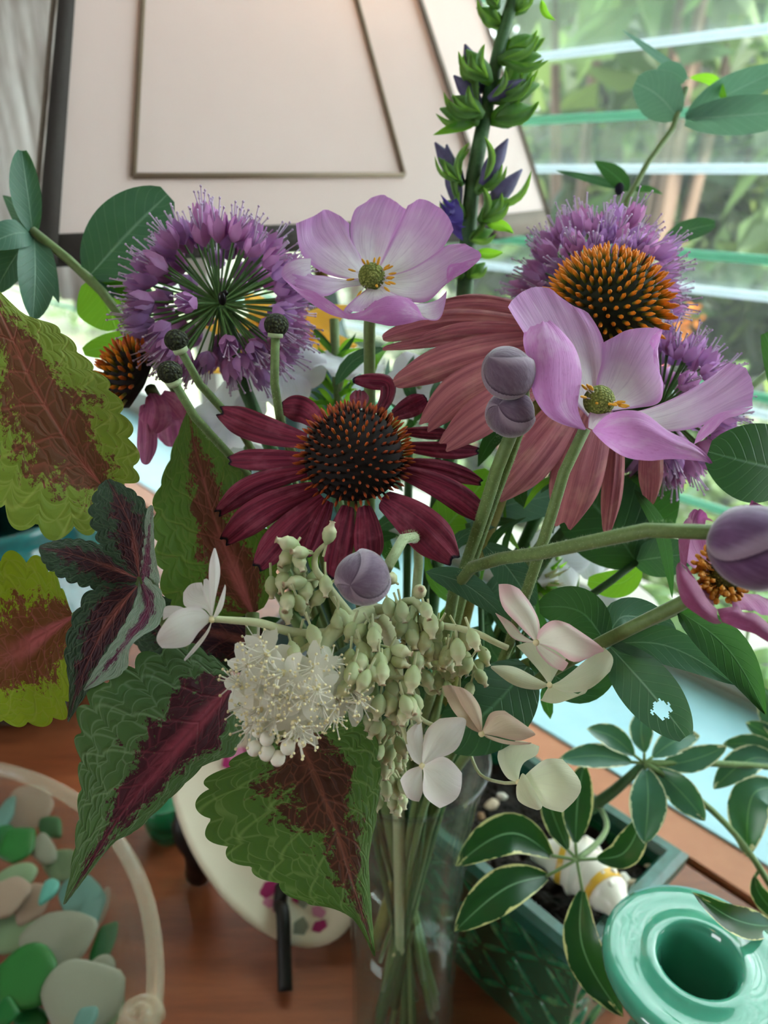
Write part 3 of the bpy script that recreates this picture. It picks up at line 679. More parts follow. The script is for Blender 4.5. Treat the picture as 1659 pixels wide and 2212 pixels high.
# burgundy coneflower in the middle
K = c2(2.552, 450, 780); D0 = .226
C = P(765, 990, D0); AX = V(.0, .50, .87)
e1 = thing('coneflower', 'burgundy coneflower with black tipped petals at the heart of the bouquet', 'flower', C)
coneflower(e1, C, AX, .0158, .0125, 240, .0048, (SPB, SPT), m_cone, lambda h, th, rad, ms: ms[1] if (h < .45 and rad.dot(UP) > -.1) or h > .93 else ms[0])
def rays(root, K, mat, lst, wmul=1.12, **kw):
    for q in lst:
        pts, w = q[0], q[1]; ex = dict(kw); ex.update(q[2] if len(q) > 2 else {})
        g = blade([K(*p) for p in pts], w*wmul, nu=13, nv=22, prof='petal', ribs=3, rib_amp=.00035, **ex)
        sheet('petal', g, mat, root)
rays(e1, K, m_ray_b, [
    ([(1020,300,.232),(1120,250,.236),(1205,205,.238)], 42, dict(cup=.2)),
    ([(930,290,.232),(985,200,.236),(985,125,.238),(900,110,.2365),(795,108,.235)], 34, dict(roll=.3)),
    ([(830,260,.234),(835,160,.240)], 38),
    ([(620,360,.230),(520,270,.235),(400,260,.238)], 52, dict(cup=.3)),
    ([(540,440,.228),(280,370,.231),(45,270,.236)], 58, dict(notch=.07, cup=.2)),
    ([(560,540,.226),(320,545,.228),(100,550,.233)], 44, dict(notch=.05, roll=-.3)),
    ([(570,600,.224),(250,690,.222),(40,850,.226)], 46, dict(notch=.06, cup=-.3)),
    ([(1080,390,.232),(1200,395,.234),(1330,400,.238)], 26),
    ([(1080,470,.229),(1290,490,.230),(1500,495,.235)], 34, dict(notch=.05)),
    ([(1080,560,.227),(1300,595,.227),(1515,675,.232)], 34, dict(notch=.04)),
    ([(660,770,.222),(600,900,.219),(530,1080,.220)], 50),
    ([(600,700,.223),(310,820,.218),(75,1005,.222)], 60, dict(notch=.06, cup=-.25)),
    ([(640,760,.222),(440,940,.217),(260,1150,.220)], 62, dict(notch=.05, cup=-.2)),
    ([(770,800,.221),(735,950,.217),(690,1200,.220)], 54, dict(cup=-.2)),
    ([(860,800,.221),(880,950,.217),(890,1130,.220)], 58, dict(cup=-.2)),
    ([(1060,610,.225),(1310,710,.222),(1550,890,.227)], 52, dict(notch=.05, cup=-.2)),
    ([(960,760,.222),(1160,900,.216),(1365,1110,.220)], 82, dict(notch=.06, cup=-.25)),
])
base = C - AX*.006
add_stem(e1, into_vase([base, base + V(0, -.8, -.6)*.03]), .0024, m_stem)

# salmon coneflower at right, cone standing above the pink anemone
K = c2(1.931, 800, 560); D0 = .240
C = P(1312, 668, D0); AX = V(.12, .62, .78)
e2 = thing('coneflower', 'salmon pink coneflower with big orange spiny cone behind the right anemone', 'flower', C)
coneflower(e2, C, AX, .0165, .0150, 240, .0072, (SPS, SPK), m_coneg, lambda h, th, rad, ms: ms[1] if (rad.dot(V(.75, .66, 0)) > .82 and .1 < h < .62 and _r.random() < .8) else ms[0])
rays(e2, K, m_ray_s, [
    ([(720,230,.245),(480,180,.243),(290,185,.244)], 34, dict(roll=.4)),
    ([(720,250,.243),(420,215,.240),(110,285,.238)], 46, dict(cup=.3)),
    ([(740,290,.241),(350,260,.236),(50,330,.234)], 48, dict(cup=-.3)),
    ([(740,310,.240),(330,330,.235),(50,375,.234)], 28, dict(roll=.5)),
    ([(760,330,.240),(400,400,.232),(98,520,.229)], 66, dict(cup=-.25)),
    ([(740,300,.239),(420,290,.233),(175,350,.231)], 30, dict(roll=-.5)),
    ([(790,380,.239),(400,540,.229),(215,712,.225)], 78, dict(notch=.05, cup=-.2)),
    ([(1160,640,.240),(1170,800,.236),(1165,1025,.240)], 46, dict(cup=-.6)),
    ([(820,420,.238),(470,650,.226),(295,790,.222)], 76, dict(notch=.04, cup=-.2)),
    ([(960,660,.238),(960,800,.233),(940,920,.234)], 24),
    ([(1030,640,.238),(1015,900,.230),(985,1145,.232)], 40, dict(cup=-.6)),
    ([(900,520,.237),(690,800,.226),(515,1000,.223)], 92, dict(notch=.05, cup=-.2)),
    ([(960,560,.237),(870,870,.226),(800,1130,.226)], 98, dict(notch=.05, cup=-.25)),
])
base = C - AX*.010
add_stem(e2, into_vase([base, P(1150, 900, .262), P(1050, 1150, .268), P(1000, 1330, .275)]), .0032, m_stemy)

# small coneflower at left, turned to the left
K = c2(2.765, 0, 600); D0 = .262
C = P(290, 822, D0); AX = V(-.80, .42, .40)
e3 = thing('coneflower', 'small pink coneflower with orange cone tucked below the left allium', 'flower', C)
coneflower(e3, C, AX, .0115, .0100, 120, .0075, (SPS, SPT), m_cone, lambda h, th, rad, ms: ms[0] if _r.random() < .55 else ms[1])
rays(e3, K, m_ray_p, [
    ([(900,700,.262),(930,800,.258),(900,925,.258)], 62, dict(cup=-.4)),
    ([(960,700,.264),(1040,770,.264),(1090,840,.266)], 50),
    ([(860,760,.260),(880,930,.257),(868,1115,.258)], 38, dict(cup=-.5)),
    ([(960,720,.268),(1010,850,.270),(1030,1010,.272)], 60),
])
add_stem(e3, into_vase([C - AX*.006, P(360, 900, .28), P(520, 1150, .29)]), .0022, m_stem)

# ---------------------------------------------------------------- anemones
def anther_mesh():
    mb = MB(); mb.tube([(0,0,0),(0,0,.6)], .035, 5, mi=0); mb.ball((0,0,.72), .16, 6, 5, (.75,.6,1.35), mi=1); return mb.mesh('stamen')
AM = anther_mesh(); AM.materials.append(m_filw); AM.materials.append(m_anther)
AM2 = AM.copy(); AM2.materials[0] = m_antherd; AM2.materials[1] = m_antherd
def stamens(root, C, tips, s, o, d, me=None, zoff=-.001):
    for (x, y) in tips:
        t = P(o[0] + x/s, o[1] + y/s, d + zoff + _r.uniform(-.001, .001)); b = C + (t - C)*.25 - (t - C).normalized()*.0
        L = (t - b).length
        obj('stamen', me or AM, None, root, frame(b, t - b, scl=(.0042, .0042, L*1.05)))
def ruffle(g, amp=.00045):
    nv, nu = g.shape[:2]; ph = _r.uniform(0, 6); out = g.copy()
    for j in range(2, nv):
        for i in range(nu):
            i0, i1, j0, j1 = max(i-1, 0), min(i+1, nu-1), j - 1, min(j+1, nv-1)
            n = np.cross(g[j, i1] - g[j, i0], g[j1, i] - g[j0, i]); L = np.linalg.norm(n)
            if L < 1e-12: continue
            u, v = i/(nu-1)*2 - 1, j/(nv-1)
            a = amp*(.55*math.sin(u*9 + ph)*v + .8*math.sin(v*8 + ph*2 + u*2)*abs(u)**2*v + .5*math.sin(u*17 + ph)*max(0, v - .75)*4)
            out[j, i] = g[j, i] + n/L*a
    return out
def petals(root, mat, s, o, d, lst):
    for q in lst:
        cv = [trace(c, d, s, o) for c in q['c']]
        g = loft(cv, q.get('nu', 17), q.get('nv', 24))
        if not q.get('fold'): g = ruffle(g)
        sheet('petal' if not q.get('fold') else 'petal_fold', g, mat, root, back=q.get('back', False))
def ball_obj(name, C, r, mat, root, sc=(1,1,1), n=20):
    return obj(name, MB().ball((0,0,0), 1, n, 14, sc).mesh(name), mat, root, Matrix.Translation(C) @ Matrix.Scale(r, 4))

S_, O_, D_ = 3.456, (580, 400), .240
C = P(803, 597, D_ - .002)
a1 = thing('anemone', 'pale lilac anemone open in front of the lampshade at the top of the bouquet', 'flower', C)
petals(a1, m_an, S_, O_, D_, [
    dict(c=[[(715,720,2),(430,660,4),(255,520,2),(205,285,2)], [(720,700,4),(520,540,6),(350,370,6),(345,228,5)], [(735,690,5),(600,480,8),(500,300,8),(440,182,7)], [(750,680,6),(680,520,9),(615,400,9),(606,285,9)]]),
    dict(c=[[(735,660,7),(640,500,10),(610,330,11),(640,190,11),(700,130,11)], [(750,660,8),(720,420,12),(745,260,13),(790,160,13),(838,72,13)], [(780,660,8),(820,440,13),(860,280,14),(890,180,14),(925,108,14)], [(800,660,7),(900,460,11),(985,280,12),(1015,220,12),(1028,180,12)]], nu=21),
    dict(c=[[(800,670,5),(880,500,7),(980,280,8),(1040,150,8)], [(815,670,5),(960,480,7),(1080,270,7),(1150,106,7)], [(830,680,4),(1010,520,5),(1180,330,5),(1275,165,5)], [(835,690,3),(1060,590,3),(1240,430,3),(1345,240,3)], [(840,705,2),(1110,630,2),(1280,500,2),(1380,330,2)]], nu=21),
    dict(c=[[(840,690,1),(1060,620,0),(1250,510,-1),(1330,450,-1),(1430,427,-2)], [(835,710,0),(1090,690,-2),(1260,610,-3),(1400,530,-3),(1530,470,-4)], [(830,735,-1),(1080,770,-4),(1240,720,-5),(1400,610,-5),(1580,545,-5)], [(820,755,-2),(1000,850,-6),(1160,870,-8),(1270,800,-7),(1330,690,-6)]], nu=19),
    dict(c=[[(1330,690,-6),(1345,600,-5.5),(1420,580,-5.2),(1578,540,-5)], [(1335,735,-6.5),(1380,700,-6.5),(1480,640,-6),(1575,560,-5.2)]], back=True, fold=True, nu=5, nv=12),
    dict(c=[[(720,745,-1),(560,770,-4),(430,830,-8),(330,800,-9),(215,765,-9)], [(715,725,0),(560,730,-3),(400,720,-6),(300,690,-7),(180,650,-8)], [(715,710,0),(560,700,-2),(420,680,-4),(320,668,-5),(318,560,-6)]], nu=13),
    dict(c=[[(318,540,-6),(205,550,-7),(130,585,-8),(100,640,-8.5)], [(315,600,-6.2),(230,620,-7.5),(160,650,-8.5),(105,690,-9)], [(318,668,-5.5),(260,700,-7.5),(220,740,-8.5),(180,760,-9.5)]], fold=True, nu=11),
    dict(c=[[(105,690,-9),(215,762,-9.5),(330,790,-10),(450,860,-11.5),(585,962,-13)], [(105,692,-9.2),(200,785,-10.5),(330,890,-11.5),(460,965,-12.5),(590,1000,-13.5)]], back=True, fold=True, nu=6),
    dict(c=[[(745,765,-2),(640,850,-7),(560,925,-11),(585,962,-13)], [(770,775,-3),(700,870,-8),(660,930,-12),(690,940,-14)], [(800,780,-3),(790,850,-8),(790,890,-12),(800,872,-15)], [(830,770,-3),(900,820,-8),(980,850,-12),(1000,835,-15)], [(835,755,-2),(960,820,-7),(1080,880,-11),(1110,895,-14)]], nu=17),
    dict(c=[[(585,960,-13),(700,938,-14.5),(800,868,-15.5),(900,826,-16),(1010,836,-15.5),(1100,892,-14.5),(1150,985,-13)], [(588,985,-13.5),(700,985,-16),(820,960,-18),(920,950,-18.5),(1020,950,-17.5),(1100,970,-15.5),(1170,995,-13.5)], [(592,1002,-13.5),(700,1010,-15.5),(820,1035,-17),(920,1052,-17.5),(1050,1032,-16.5),(1130,1010,-14.5),(1195,1005,-13.5)]], back=True, fold=True, nu=11, nv=34),
    dict(c=[[(1090,885,-13),(1180,880,-11),(1270,850,-10),(1330,788,-9)], [(1110,930,-13.5),(1200,925,-12),(1280,900,-11),(1325,850,-10)], [(1150,985,-13.2),(1210,1010,-13),(1275,1000,-12),(1315,905,-11)]], fold=True, nu=9, nv=14),
])
ball_obj('flower_center', C, 29*D_/F, m_ctr, a1)
stamens(a1, C, [(695,545),(735,555),(795,535),(835,530),(828,560),(590,625),(575,710),(910,590),(900,612),(935,600),(960,655),(945,690),(930,700),(915,745),(955,740),(910,800),(815,765),(785,738),(655,845),(710,850)], S_, O_, D_ - .004)
add_stem(a1, into_vase([C + V(0, -1, .0)*.004, P(798, 690, .246), P(799, 860, .256), P(800, 1050, .27)]), .0019, m_stem)

S_, O_, D_ = 2.724, (1050, 450), .204
C = P(1294, 866, D_)
a2 = thing('anemone', 'pink anemone with yellow green centre seen from the side at right', 'flower', C)
petals(a2, m_an2, S_, O_, D_, [
    dict(c=[[(600,1230,3),(400,1000,6),(260,800,6),(130,580,4)], [(610,1200,5),(470,900,9),(330,680,10),(215,490,9)], [(620,1180,6),(540,860,11),(440,640,12),(345,462,12)], [(635,1170,7),(620,900,12),(560,700,13),(470,545,13)], [(650,1170,7),(690,950,11),(690,780,12),(600,620,13)]], nu=21),
    dict(c=[[(655,1180,5),(650,1020,9),(680,900,10),(690,795,9)], [(670,1170,6),(740,1000,10),(790,860,11),(850,712,10)], [(690,1170,6),(840,1030,10),(920,900,11),(1030,716,9)], [(710,1180,5),(930,1080,8),(1020,960,8),(985,830,8)], [(715,1195,4),(900,1170,6),(1020,1140,6),(1045,1030,6)]], nu=21),
    dict(c=[[(960,790,8),(990,740,7.5),(1035,712,7)], [(975,815,8),(1010,760,7),(1038,722,6.5)], [(985,835,8),(1020,775,6.5),(1036,730,6)]], fold=True, back=True, nu=5, nv=8),
    dict(c=[[(700,1200,2),(920,1185,1),(1200,1070,-1),(1410,915,0)], [(700,1220,1),(960,1220,-1),(1260,1110,-3),(1500,925,-2)], [(700,1240,0),(1000,1260,-3),(1280,1170,-5),(1560,1000,-4)], [(690,1260,-1),(1000,1310,-4),(1230,1290,-7),(1400,1210,-7),(1568,1165,-6)]], nu=21, nv=28),
    dict(c=[[(1225,1385,-8),(1260,1300,-8),(1370,1205,-7.5),(1500,1180,-7),(1570,1168,-6)], [(1215,1395,-8),(1330,1320,-9),(1410,1240,-8.5),(1480,1222,-8),(1568,1175,-6.2)]], back=True, fold=True, nu=7, nv=16),
    dict(c=[[(590,1300,-2),(540,1180,-4),(548,1080,-5),(565,960,-5),(530,820,-5),(440,715,-4),(370,672,-3)], [(585,1302,-3),(440,1180,-8),(420,1020,-10),(420,880,-10),(390,760,-8),(350,668,-4)], [(580,1305,-3),(400,1225,-8),(300,1050,-10),(280,900,-9),(260,780,-7),(300,680,-4)], [(575,1305,-2),(380,1240,-5),(285,1110,-6),(250,930,-5),(212,800,-4),(220,725,-3)]], back=True, nu=19, nv=30),
    dict(c=[[(625,1308,-3),(700,1225,-7),(800,1192,-10),(920,1205,-11),(1060,1300,-11),(1230,1390,-10),(1322,1500,-9)], [(628,1312,-3),(720,1300,-9),(850,1300,-13),(970,1330,-14),(1100,1390,-13),(1240,1440,-11),(1322,1501,-9)], [(630,1316,-3),(720,1405,-7),(820,1465,-10),(950,1484,-11),(1080,1472,-11),(1210,1482,-10),(1322,1502,-9)]], back=True, nu=15, nv=34),
    dict(c=[[(600,1290,-2),(610,1200,-1),(650,1150,1)], [(620,1300,-3),(660,1240,-3),(690,1180,0)], [(640,1308,-3),(720,1230,-4),(720,1190,0)]], nu=7, nv=8),
])
ball_obj('flower_center', C, 34*D_/F, m_ctr, a2)
stamens(a2, C, [(560,1035),(590,1032),(610,1040),(553,1105),(740,1155),(775,1160),(800,1150),(825,1140),(850,1165),(835,1172),(650,1150)], S_, O_, D_ - .004)
_p = into_vase([P(1264, 925, .203), P(1222, 1010, .206), P(1180, 1150, .212), P(1130, 1300, .225), P(1080, 1440, .25)])
add_stem(a2, _p, .0016, m_stem); hairs(a2, _p, .0016, 1500, 0, .3)

# magenta half-open anemone at the right edge
S_, O_, D_ = 6.32, (1440, 1050), .186
C = P(1580, 1238, D_)
a3 = thing('anemone', 'magenta half open anemone with orange stamens at the right edge', 'flower', C)
petals(a3, m_an3, S_, O_, D_, [
    dict(c=[[(620,1300,6),(300,1050,4),(180,800,2),(170,640,2),(250,490,2)], [(640,1200,8),(420,900,8),(340,640,7),(380,420,6),(420,310,4)], [(700,1150,8),(600,900,9),(560,650,8),(520,480,6),(640,490,4)]], nu=15),
    dict(c=[[(250,495,1.5),(170,650,1.5),(165,830,1.5),(190,1060,1)], [(330,420,3),(330,640,2),(290,830,2),(240,1090,1)], [(420,305,3.5),(345,420,3),(330,640,2.5),(265,1110,1)]], back=True, fold=True, nu=7, nv=16),
    dict(c=[[(700,1150,7),(900,900,10),(1000,500,9),(1190,210,8)], [(800,1200,8),(1100,900,12),(1300,600,11),(1230,230,9)], [(900,1300,7),(1500,1100,10),(1700,800,10),(1400,300,9)]], nu=11),
    dict(c=[[(640,1300,4),(420,1330,0),(300,1220,-3),(230,1090,-4),(180,1035,-4)], [(700,1400,4),(520,1480,-2),(430,1380,-5),(330,1200,-6),(200,1040,-5)], [(760,1440,4),(640,1620,-3),(560,1560,-6),(440,1330,-7),(260,1100,-6)]], nu=9),
    dict(c=[[(190,1040,-4),(240,1120,-6.5),(430,1330,-7.5),(560,1550,-7),(690,1680,-6)], [(150,1060,-4),(200,1250,-8),(330,1480,-9.5),(520,1680,-9),(700,1800,-7)], [(128,1120,-3.5),(150,1380,-6),(230,1600,-7),(430,1760,-7.5),(650,1880,-6.5),(760,1870,-6)]], back=True, fold=True, nu=11, nv=26),
    dict(c=[[(760,1440,4),(860,1560,-1),(900,1650,-4)], [(1000,1460,5),(1150,1600,-1),(1250,1730,-5)], [(1250,1480,5),(1500,1650,-2),(1560,1850,-5)]], nu=13),
    dict(c=[[(690,1680,-5),(860,1650,-5.5),(980,1650,-6),(1040,1720,-6),(1180,1730,-6.5),(1300,1800,-6.5),(1500,2000,-6)], [(720,1770,-6),(900,1740,-7.5),(1050,1800,-8),(1200,1860,-8.5),(1350,1970,-8),(1500,2080,-7)], [(760,1860,-5.5),(850,1890,-6.5),(1000,1960,-7),(1180,2010,-7.5),(1300,2080,-7),(1500,2200,-6)]], back=True, fold=True, nu=9, nv=24),
])
ball_obj('flower_center', P(1565, 1245, .187), .0042, m_ctrd, a3)
rr = random.Random(5)
tips = []
for k in range(120):
    a = rr.uniform(1.2, 4.9) if k % 3 else rr.uniform(.1, 1.5)
    q = rr.uniform(230, 420); tips.append((800 + q*math.cos(a)*1.05, 1180 + q*math.sin(a)))
for (x, y) in tips:
    t = P(O_[0] + x/S_, O_[1] + y/S_, .185 + rr.uniform(-.003, .001)); b = P(1565, 1245, .188)
    d_ = t - b; obj('stamen', AM2, None, a3, frame(t - d_.normalized()*.0035, d_ + Vector((rr.gauss(0,.002), rr.gauss(0,.002), rr.gauss(0,.002))), scl=(.0062, .0062, .0044)))
add_stem(a3, into_vase([C + FWD*.006 - UP*.002, P(1478, 1300, .198), P(1310, 1383, .212), P(1150, 1480, .235)]), .0019, m_stem)

# ---------------------------------------------------------------- anemone buds and spent heads
def bud(label, px, py, rpx, d, axis, sq=1.12, stem=None, sr=.0016, mat=None, smat=None, lines=3):
    C = P(px, py, d); r = rpx*d/F; A = Vector(axis).normalized()
    root = thing('anemone_bud', label, 'flower bud', C, None)
    X = A.orthogonal().normalized(); Y = A.cross(X)
    nseg, nr = 72, 26; g = np.zeros((nr, nseg, 3))
    for j in range(nr):
        t = math.pi*(j + .15)/(nr - .7); z = -math.cos(t); s_ = math.sin(t)
        pt = max(0, z) ** 3 * .10
        for i in range(nseg):
            a = 2*math.pi*i/nseg + .8*z*.4
            ph = (a*lines/(2*math.pi) + .35*z) % 1
            gr = 1 - .05*s_ + .13*s_*(ph**1.5 if ph < .93 else (1 - ph)/.07*.9)
            g[j, i] = C + A*((z*sq + pt)*r) + (X*math.cos(a) + Y*math.sin(a))*(s_*r*gr)
    obj('bud_body', MB().grid(g, closed=True).mesh('bud_body'), mat or m_budf, root)
    if stem: add_stem(root, stem, sr, smat or m_stem); hairs(root, stem, sr, 1500, 0, .4)
    return root
m_bigbud = None
mb_ = M('large_bud_smooth'); mb_.uv(); bn = mb_.noise(mb_.comb(mb_.math('MULTIPLY', mb_.u, 30.0), mb_.math('MULTIPLY', mb_.v, 3.0), 0.0), 1.0, 4, .6); b2 = mb_.noise(mb_.pos(), 90, 3, .6)
m_bigbud = mb_.surf(seam(mb_, mb_.mix(mb_.math('MULTIPLY', mb_.step(bn, .4, .75), .35), mb_.mix(mb_.step(b2, .3, .7), '#53305a', '#73507a'), '#937ba0')), .6, bump=mb_.bump(bn, .3, .0005), sheen=.7)
bud('upper grey mauve anemone bud of the stacked pair, left of the pink anemone', 1099, 806, 56, .196, V(-.75, .45, .5), 1.05, into_vase([P(1130, 828, .198), P(1140, 870, .206), P(1112, 960, .213), P(1060, 1100, .225), P(1000, 1290, .25)]), .0015)
bud('lower felted anemone bud of the stacked pair, on an upright stem', 1103, 894, 53, .203, V(-.55, .2, .75), 1.0, into_vase([P(1105, 935, .206), P(1085, 945, .209), P(1072, 1020, .214), P(1040, 1120, .225), P(990, 1280, .25)]), .0019)
bud('round lavender anemone bud hanging over the cream hydrangea', 784, 1248, 60, .190, V(-.35, -.15, .85), 1.0, [P(835, 1228, .192), P(852, 1205, .193), P(850, 1180, .196), P(868, 1166, .200), P(892, 1158, .212), P(905, 1200, .235), P(890, 1400, .26), Vector((VX + .004, VY, .185)), Vector((VX, VY + .01, .03))], .0015, None, m_stempale)
bud('large purple anemone bud at the right edge over the magenta flower', 1634, 1181, 93, .158, V(.92, -.15, .35), 1.08, into_vase([P(1548, 1150, .164), P(1440, 1140, .170), P(1330, 1160, .178), P(1200, 1188, .190), P(1000, 1240, .225), P(960, 1400, .25)]), .0018, m_bigbud)
def spent(label, px, py, rpx, d, stem, sr=.0013):
    C = P(px, py, d); root = thing('spent_anemone_head', label, 'seed head', C, 'spent anemone heads')
    ball_obj('seed_ball', C, rpx*d/F, m_seed, root, (1, 1, .92))
    t = (Vector(stem[1]) - Vector(stem[0])).normalized()
    obj('collar', MB().tube([Vector(stem[0]) - t*.0006, Vector(stem[0]) + t*.0006], rpx*d/F*.62, 14).mesh('collar'), m_stempale, root)
    _p = into_vase(stem); add_stem(root, _p, sr, m_stem); hairs(root, _p, sr, 900, 0, .35)
spent('dark olive seed head on upright stem above the burgundy coneflower', 597, 702, 27, .221, [P(595, 724, .221), P(592, 800, .224), P(597, 870, .229), P(612, 930, .238), P(660, 1050, .26)])
spent('dark seed head in front of the left allium, higher of two', 381, 735, 26, .224, [P(390, 756, .224), P(415, 810, .229), P(470, 870, .238), P(560, 1000, .262)])
spent('dark green seed head, lower of two left of the burgundy coneflower', 367, 804, 27, .214, [P(376, 826, .214), P(405, 880, .219), P(450, 935, .226), P(500, 985, .238), P(620, 1150, .265)])

# ---------------------------------------------------------------- alliums
def floret_mesh(seed):
    r = random.Random(seed); mb = MB()
    for i in range(6):
        a = i*math.pi/3 + r.uniform(-.15, .15); op = r.uniform(.9, 1.25)
        X = Vector((math.cos(a), math.sin(a), 0)); Y = Vector((-math.sin(a), math.cos(a), 0)); Z = Vector((0, 0, 1))
        rows = [(0, .04, .05), (.30, .30*op, .22), (.65, .36*op, .24), (1.0, .34*op, .03)]
        g = np.array([[tuple(Z*z + X*(rad*(1 - .12*u*u)) + Y*(u*w)) for u in (-1, 0, 1)] for z, rad, w in rows])
        mb.grid(g, 0)
    for i in range(5):
        a = i*1.26 + r.uniform(-.3, .3); L = r.uniform(1.15, 1.6)
        e = (.26*math.cos(a)*r.uniform(.6, 1.3), .26*math.sin(a)*r.uniform(.6, 1.3), L)
        mb.tube([(0, 0, .3), e], .028, 4, mi=1); mb.ball(e, .055, 5, 4, mi=1)
    me = mb.mesh('floret'); me.materials.append(m_tep); me.materials.append(m_fil); return me
FLM = [floret_mesh(i) for i in range(4)]
PED = MB().tube([(0,0,0),(0,0,.5),(0,0,1)], [1, .8, .9], 5).mesh('pedicel'); PED.materials.append(m_ped)
def allium(label, px, py, d, R, n, size, axis, stem, skip, seed):
    r = random.Random(seed); C = P(px, py, d); root = thing('allium', label, 'flower', C, None)
    A = Vector(axis).normalized(); k = 0
    for i in range(n):
        z = 1 - 1.86*(i + .5)/n; th = i*2.399963 + r.uniform(-.25, .25); q = math.sqrt(1 - z*z)
        X = A.orthogonal().normalized(); Y = A.cross(X)
        dr = (A*z + (X*math.cos(th) + Y*math.sin(th))*q + Vector((r.gauss(0,.07), r.gauss(0,.07), r.gauss(0,.07)))).normalized()
        vx, vy, vt = dr.dot(RIGHT), dr.dot(UP), -dr.dot(FWD)
        if skip(vx, vy, vt, r): continue
        L = R*r.uniform(.80, 1.02)
        obj('pedicel', PED, None, root, frame(C, dr, scl=(.00042, .00042, L)))
        fd = (dr + Vector((r.gauss(0,.12), r.gauss(0,.12), r.gauss(0,.12)))).normalized()
        obj('floret', FLM[r.randrange(4)], None, root, frame(C + dr*L, fd, scl=(size*1.0, size*1.0, size*r.uniform(.85, 1.15)), spin=r.uniform(0, 6)))
    add_stem(root, into_vase(stem), .0024, m_stem2)
    return root
al1 = allium('round lilac allium umbel with green spokes at the upper left', 474, 655, .258, .0232, 165, .0080, V(0, .9, .3),
       [P(482, 662, .258), P(510, 780, .262), P(545, 880, .268), P(620, 1050, .275)],
       lambda x, y, t, r: t > .60 and (x*x*.5 + (y + .05)**2 < .55) and not (-.3 < x < .12 and -.32 < y < -.08) and r.random() < .93, 11)
bug = thing('small_beetle', 'tiny black beetle on the green spokes of the left allium', 'beetle', P(482, 640, .246))
obj('body', MB().ball(P(480, 645, .246), .0014, 10, 8, (1, .8, 1.6)).mesh('body'), plain('beetle_black', '#0a0c10', .3), bug)
obj('head', MB().ball(P(487, 633, .2462), .0010, 8, 6).mesh('head'), plain('beetle_head', '#0a0c10', .3), bug)
allium('lilac allium rising behind the orange cone at the upper right', 1285, 640, .275, .0238, 130, .0078, V(.1, .95, .1),
       [P(1290, 660, .275), P(1250, 900, .28), P(1120, 1200, .285)], lambda x, y, t, r: y < -.45, 12)
allium('mauve allium behind the right edge of the pink anemone', 1425, 880, .262, .0205, 120, .0076, V(.55, .6, -.1),
       [P(1420, 890, .262), P(1340, 1010, .268), P(1160, 1230, .28)], lambda x, y, t, r: t > .55 and x*x + y*y < .5 and r.random() < .9, 13)

# ---------------------------------------------------------------- coleus sprigs
CL_lime = coleus_mat('coleus_lime', '#7f963a', '#647d2e', '#5a3b26', '#70482e', '#a9b45c', lin('#9fb52c'), lin('#74401f'), .52, .40, '#c8665e', 1.3, .1, .1)
CL_low = coleus_mat('coleus_lime_low', '#93ab30', '#7f9a2c', '#6e4a2a', '#865a38', '#b0b850', lin('#b4cc22'), lin('#8a4a26'), .60, .45, '#d8707a', 4.1, .1, .5)
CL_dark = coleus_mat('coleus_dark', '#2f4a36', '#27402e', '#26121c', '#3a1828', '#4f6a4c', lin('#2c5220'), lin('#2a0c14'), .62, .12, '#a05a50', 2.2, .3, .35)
CL_silver = coleus_mat('coleus_silver', '#7d9a84', '#90aa96', '#4a1c3c', '#5c2a4a', '#8fa894', lin('#5c7a40'), lin('#4a1428'), .34, .10, '#7a2450', 3.3, .6, .6)
CL_back = coleus_mat('coleus_behind', '#3f6636', '#567a34', '#5a3a2a', '#6c442e', '#7d9048', lin('#7da524'), lin('#6a2f1c'), .42, .30, '#c06868', 6.0, .1, .35)
CL_green = coleus_mat('coleus_green', '#4d6c42', '#3f5f34', '#3a1622', '#4a1a28', '#84a078', lin('#5f8c22'), lin('#4a1018'), .42, .22, '#a04055', 7.7, .35, .5)
CL_bot = coleus_mat('coleus_bottom', '#45662a', '#3a5a26', '#3e2216', '#4c2a1a', '#7f9a58', lin('#6a961e'), lin('#4a1c10'), .40, .28, '#a86048', 9.1, .1, .12)
def cleaf(root, mat, left, mid, right, n=11, amp=.11, dl=0.0, label=None, nu=25, nv=150, quilt=.00022):
    g = loft([left, mid, right], nu, nv)
    # extra longitudinal lines keep the blade full between midrib and margin
    g = toothed(g, n, amp)
    us = np.linspace(-1, 1, nu)
    for j in range(1, nv - 1):
        for i in range(1, nu - 1):
            v = j/(nv-1); au = abs(us[i])
            ph = (v*7 - au*1.9) % 1
            q = math.sin(math.pi*ph)**2 * min(1, au*5) * min(1, (1-au)*6)
            nrm = np.cross(g[j, i+1] - g[j, i-1], g[j+1, i] - g[j-1, i]); L = np.linalg.norm(nrm)
            if L > 1e-12:
                nrm /= L
                if np.dot(nrm, np.array(EYE) - g[j, i]) < 0: nrm = -nrm
                g[j, i] = g[j, i] + nrm*quilt*(q - .5)
    o = sheet('leaf', g, mat, root)
    if label: o['label'] = label
    return o
T = lambda pts: [P(*q) for q in pts]
cp1 = P(300, 1255, .214)
co1 = thing('coleus_sprig', 'left coleus sprig with lime leaves and a dark maroon shoot', 'coleus', cp1)
cleaf(co1, CL_lime, T([(215,1062,.222),(205,1150,.214),(100,1166,.208),(-10,1112,.206),(-80,980,.208),(-90,840,.212),(-75,700,.218),(-45,590,.224)]),
      T([(217,1045,.222),(160,976,.219),(122,915,.217),(72,831,.217),(22,719,.220),(-48,580,.225)]),
      T([(232,1046,.222),(300,1040,.224),(290,930,.222),(245,835,.222),(190,775,.223),(125,705,.224),(50,676,.225),(-42,578,.226)]), 12, .12, label='large lime leaf with brown heart')
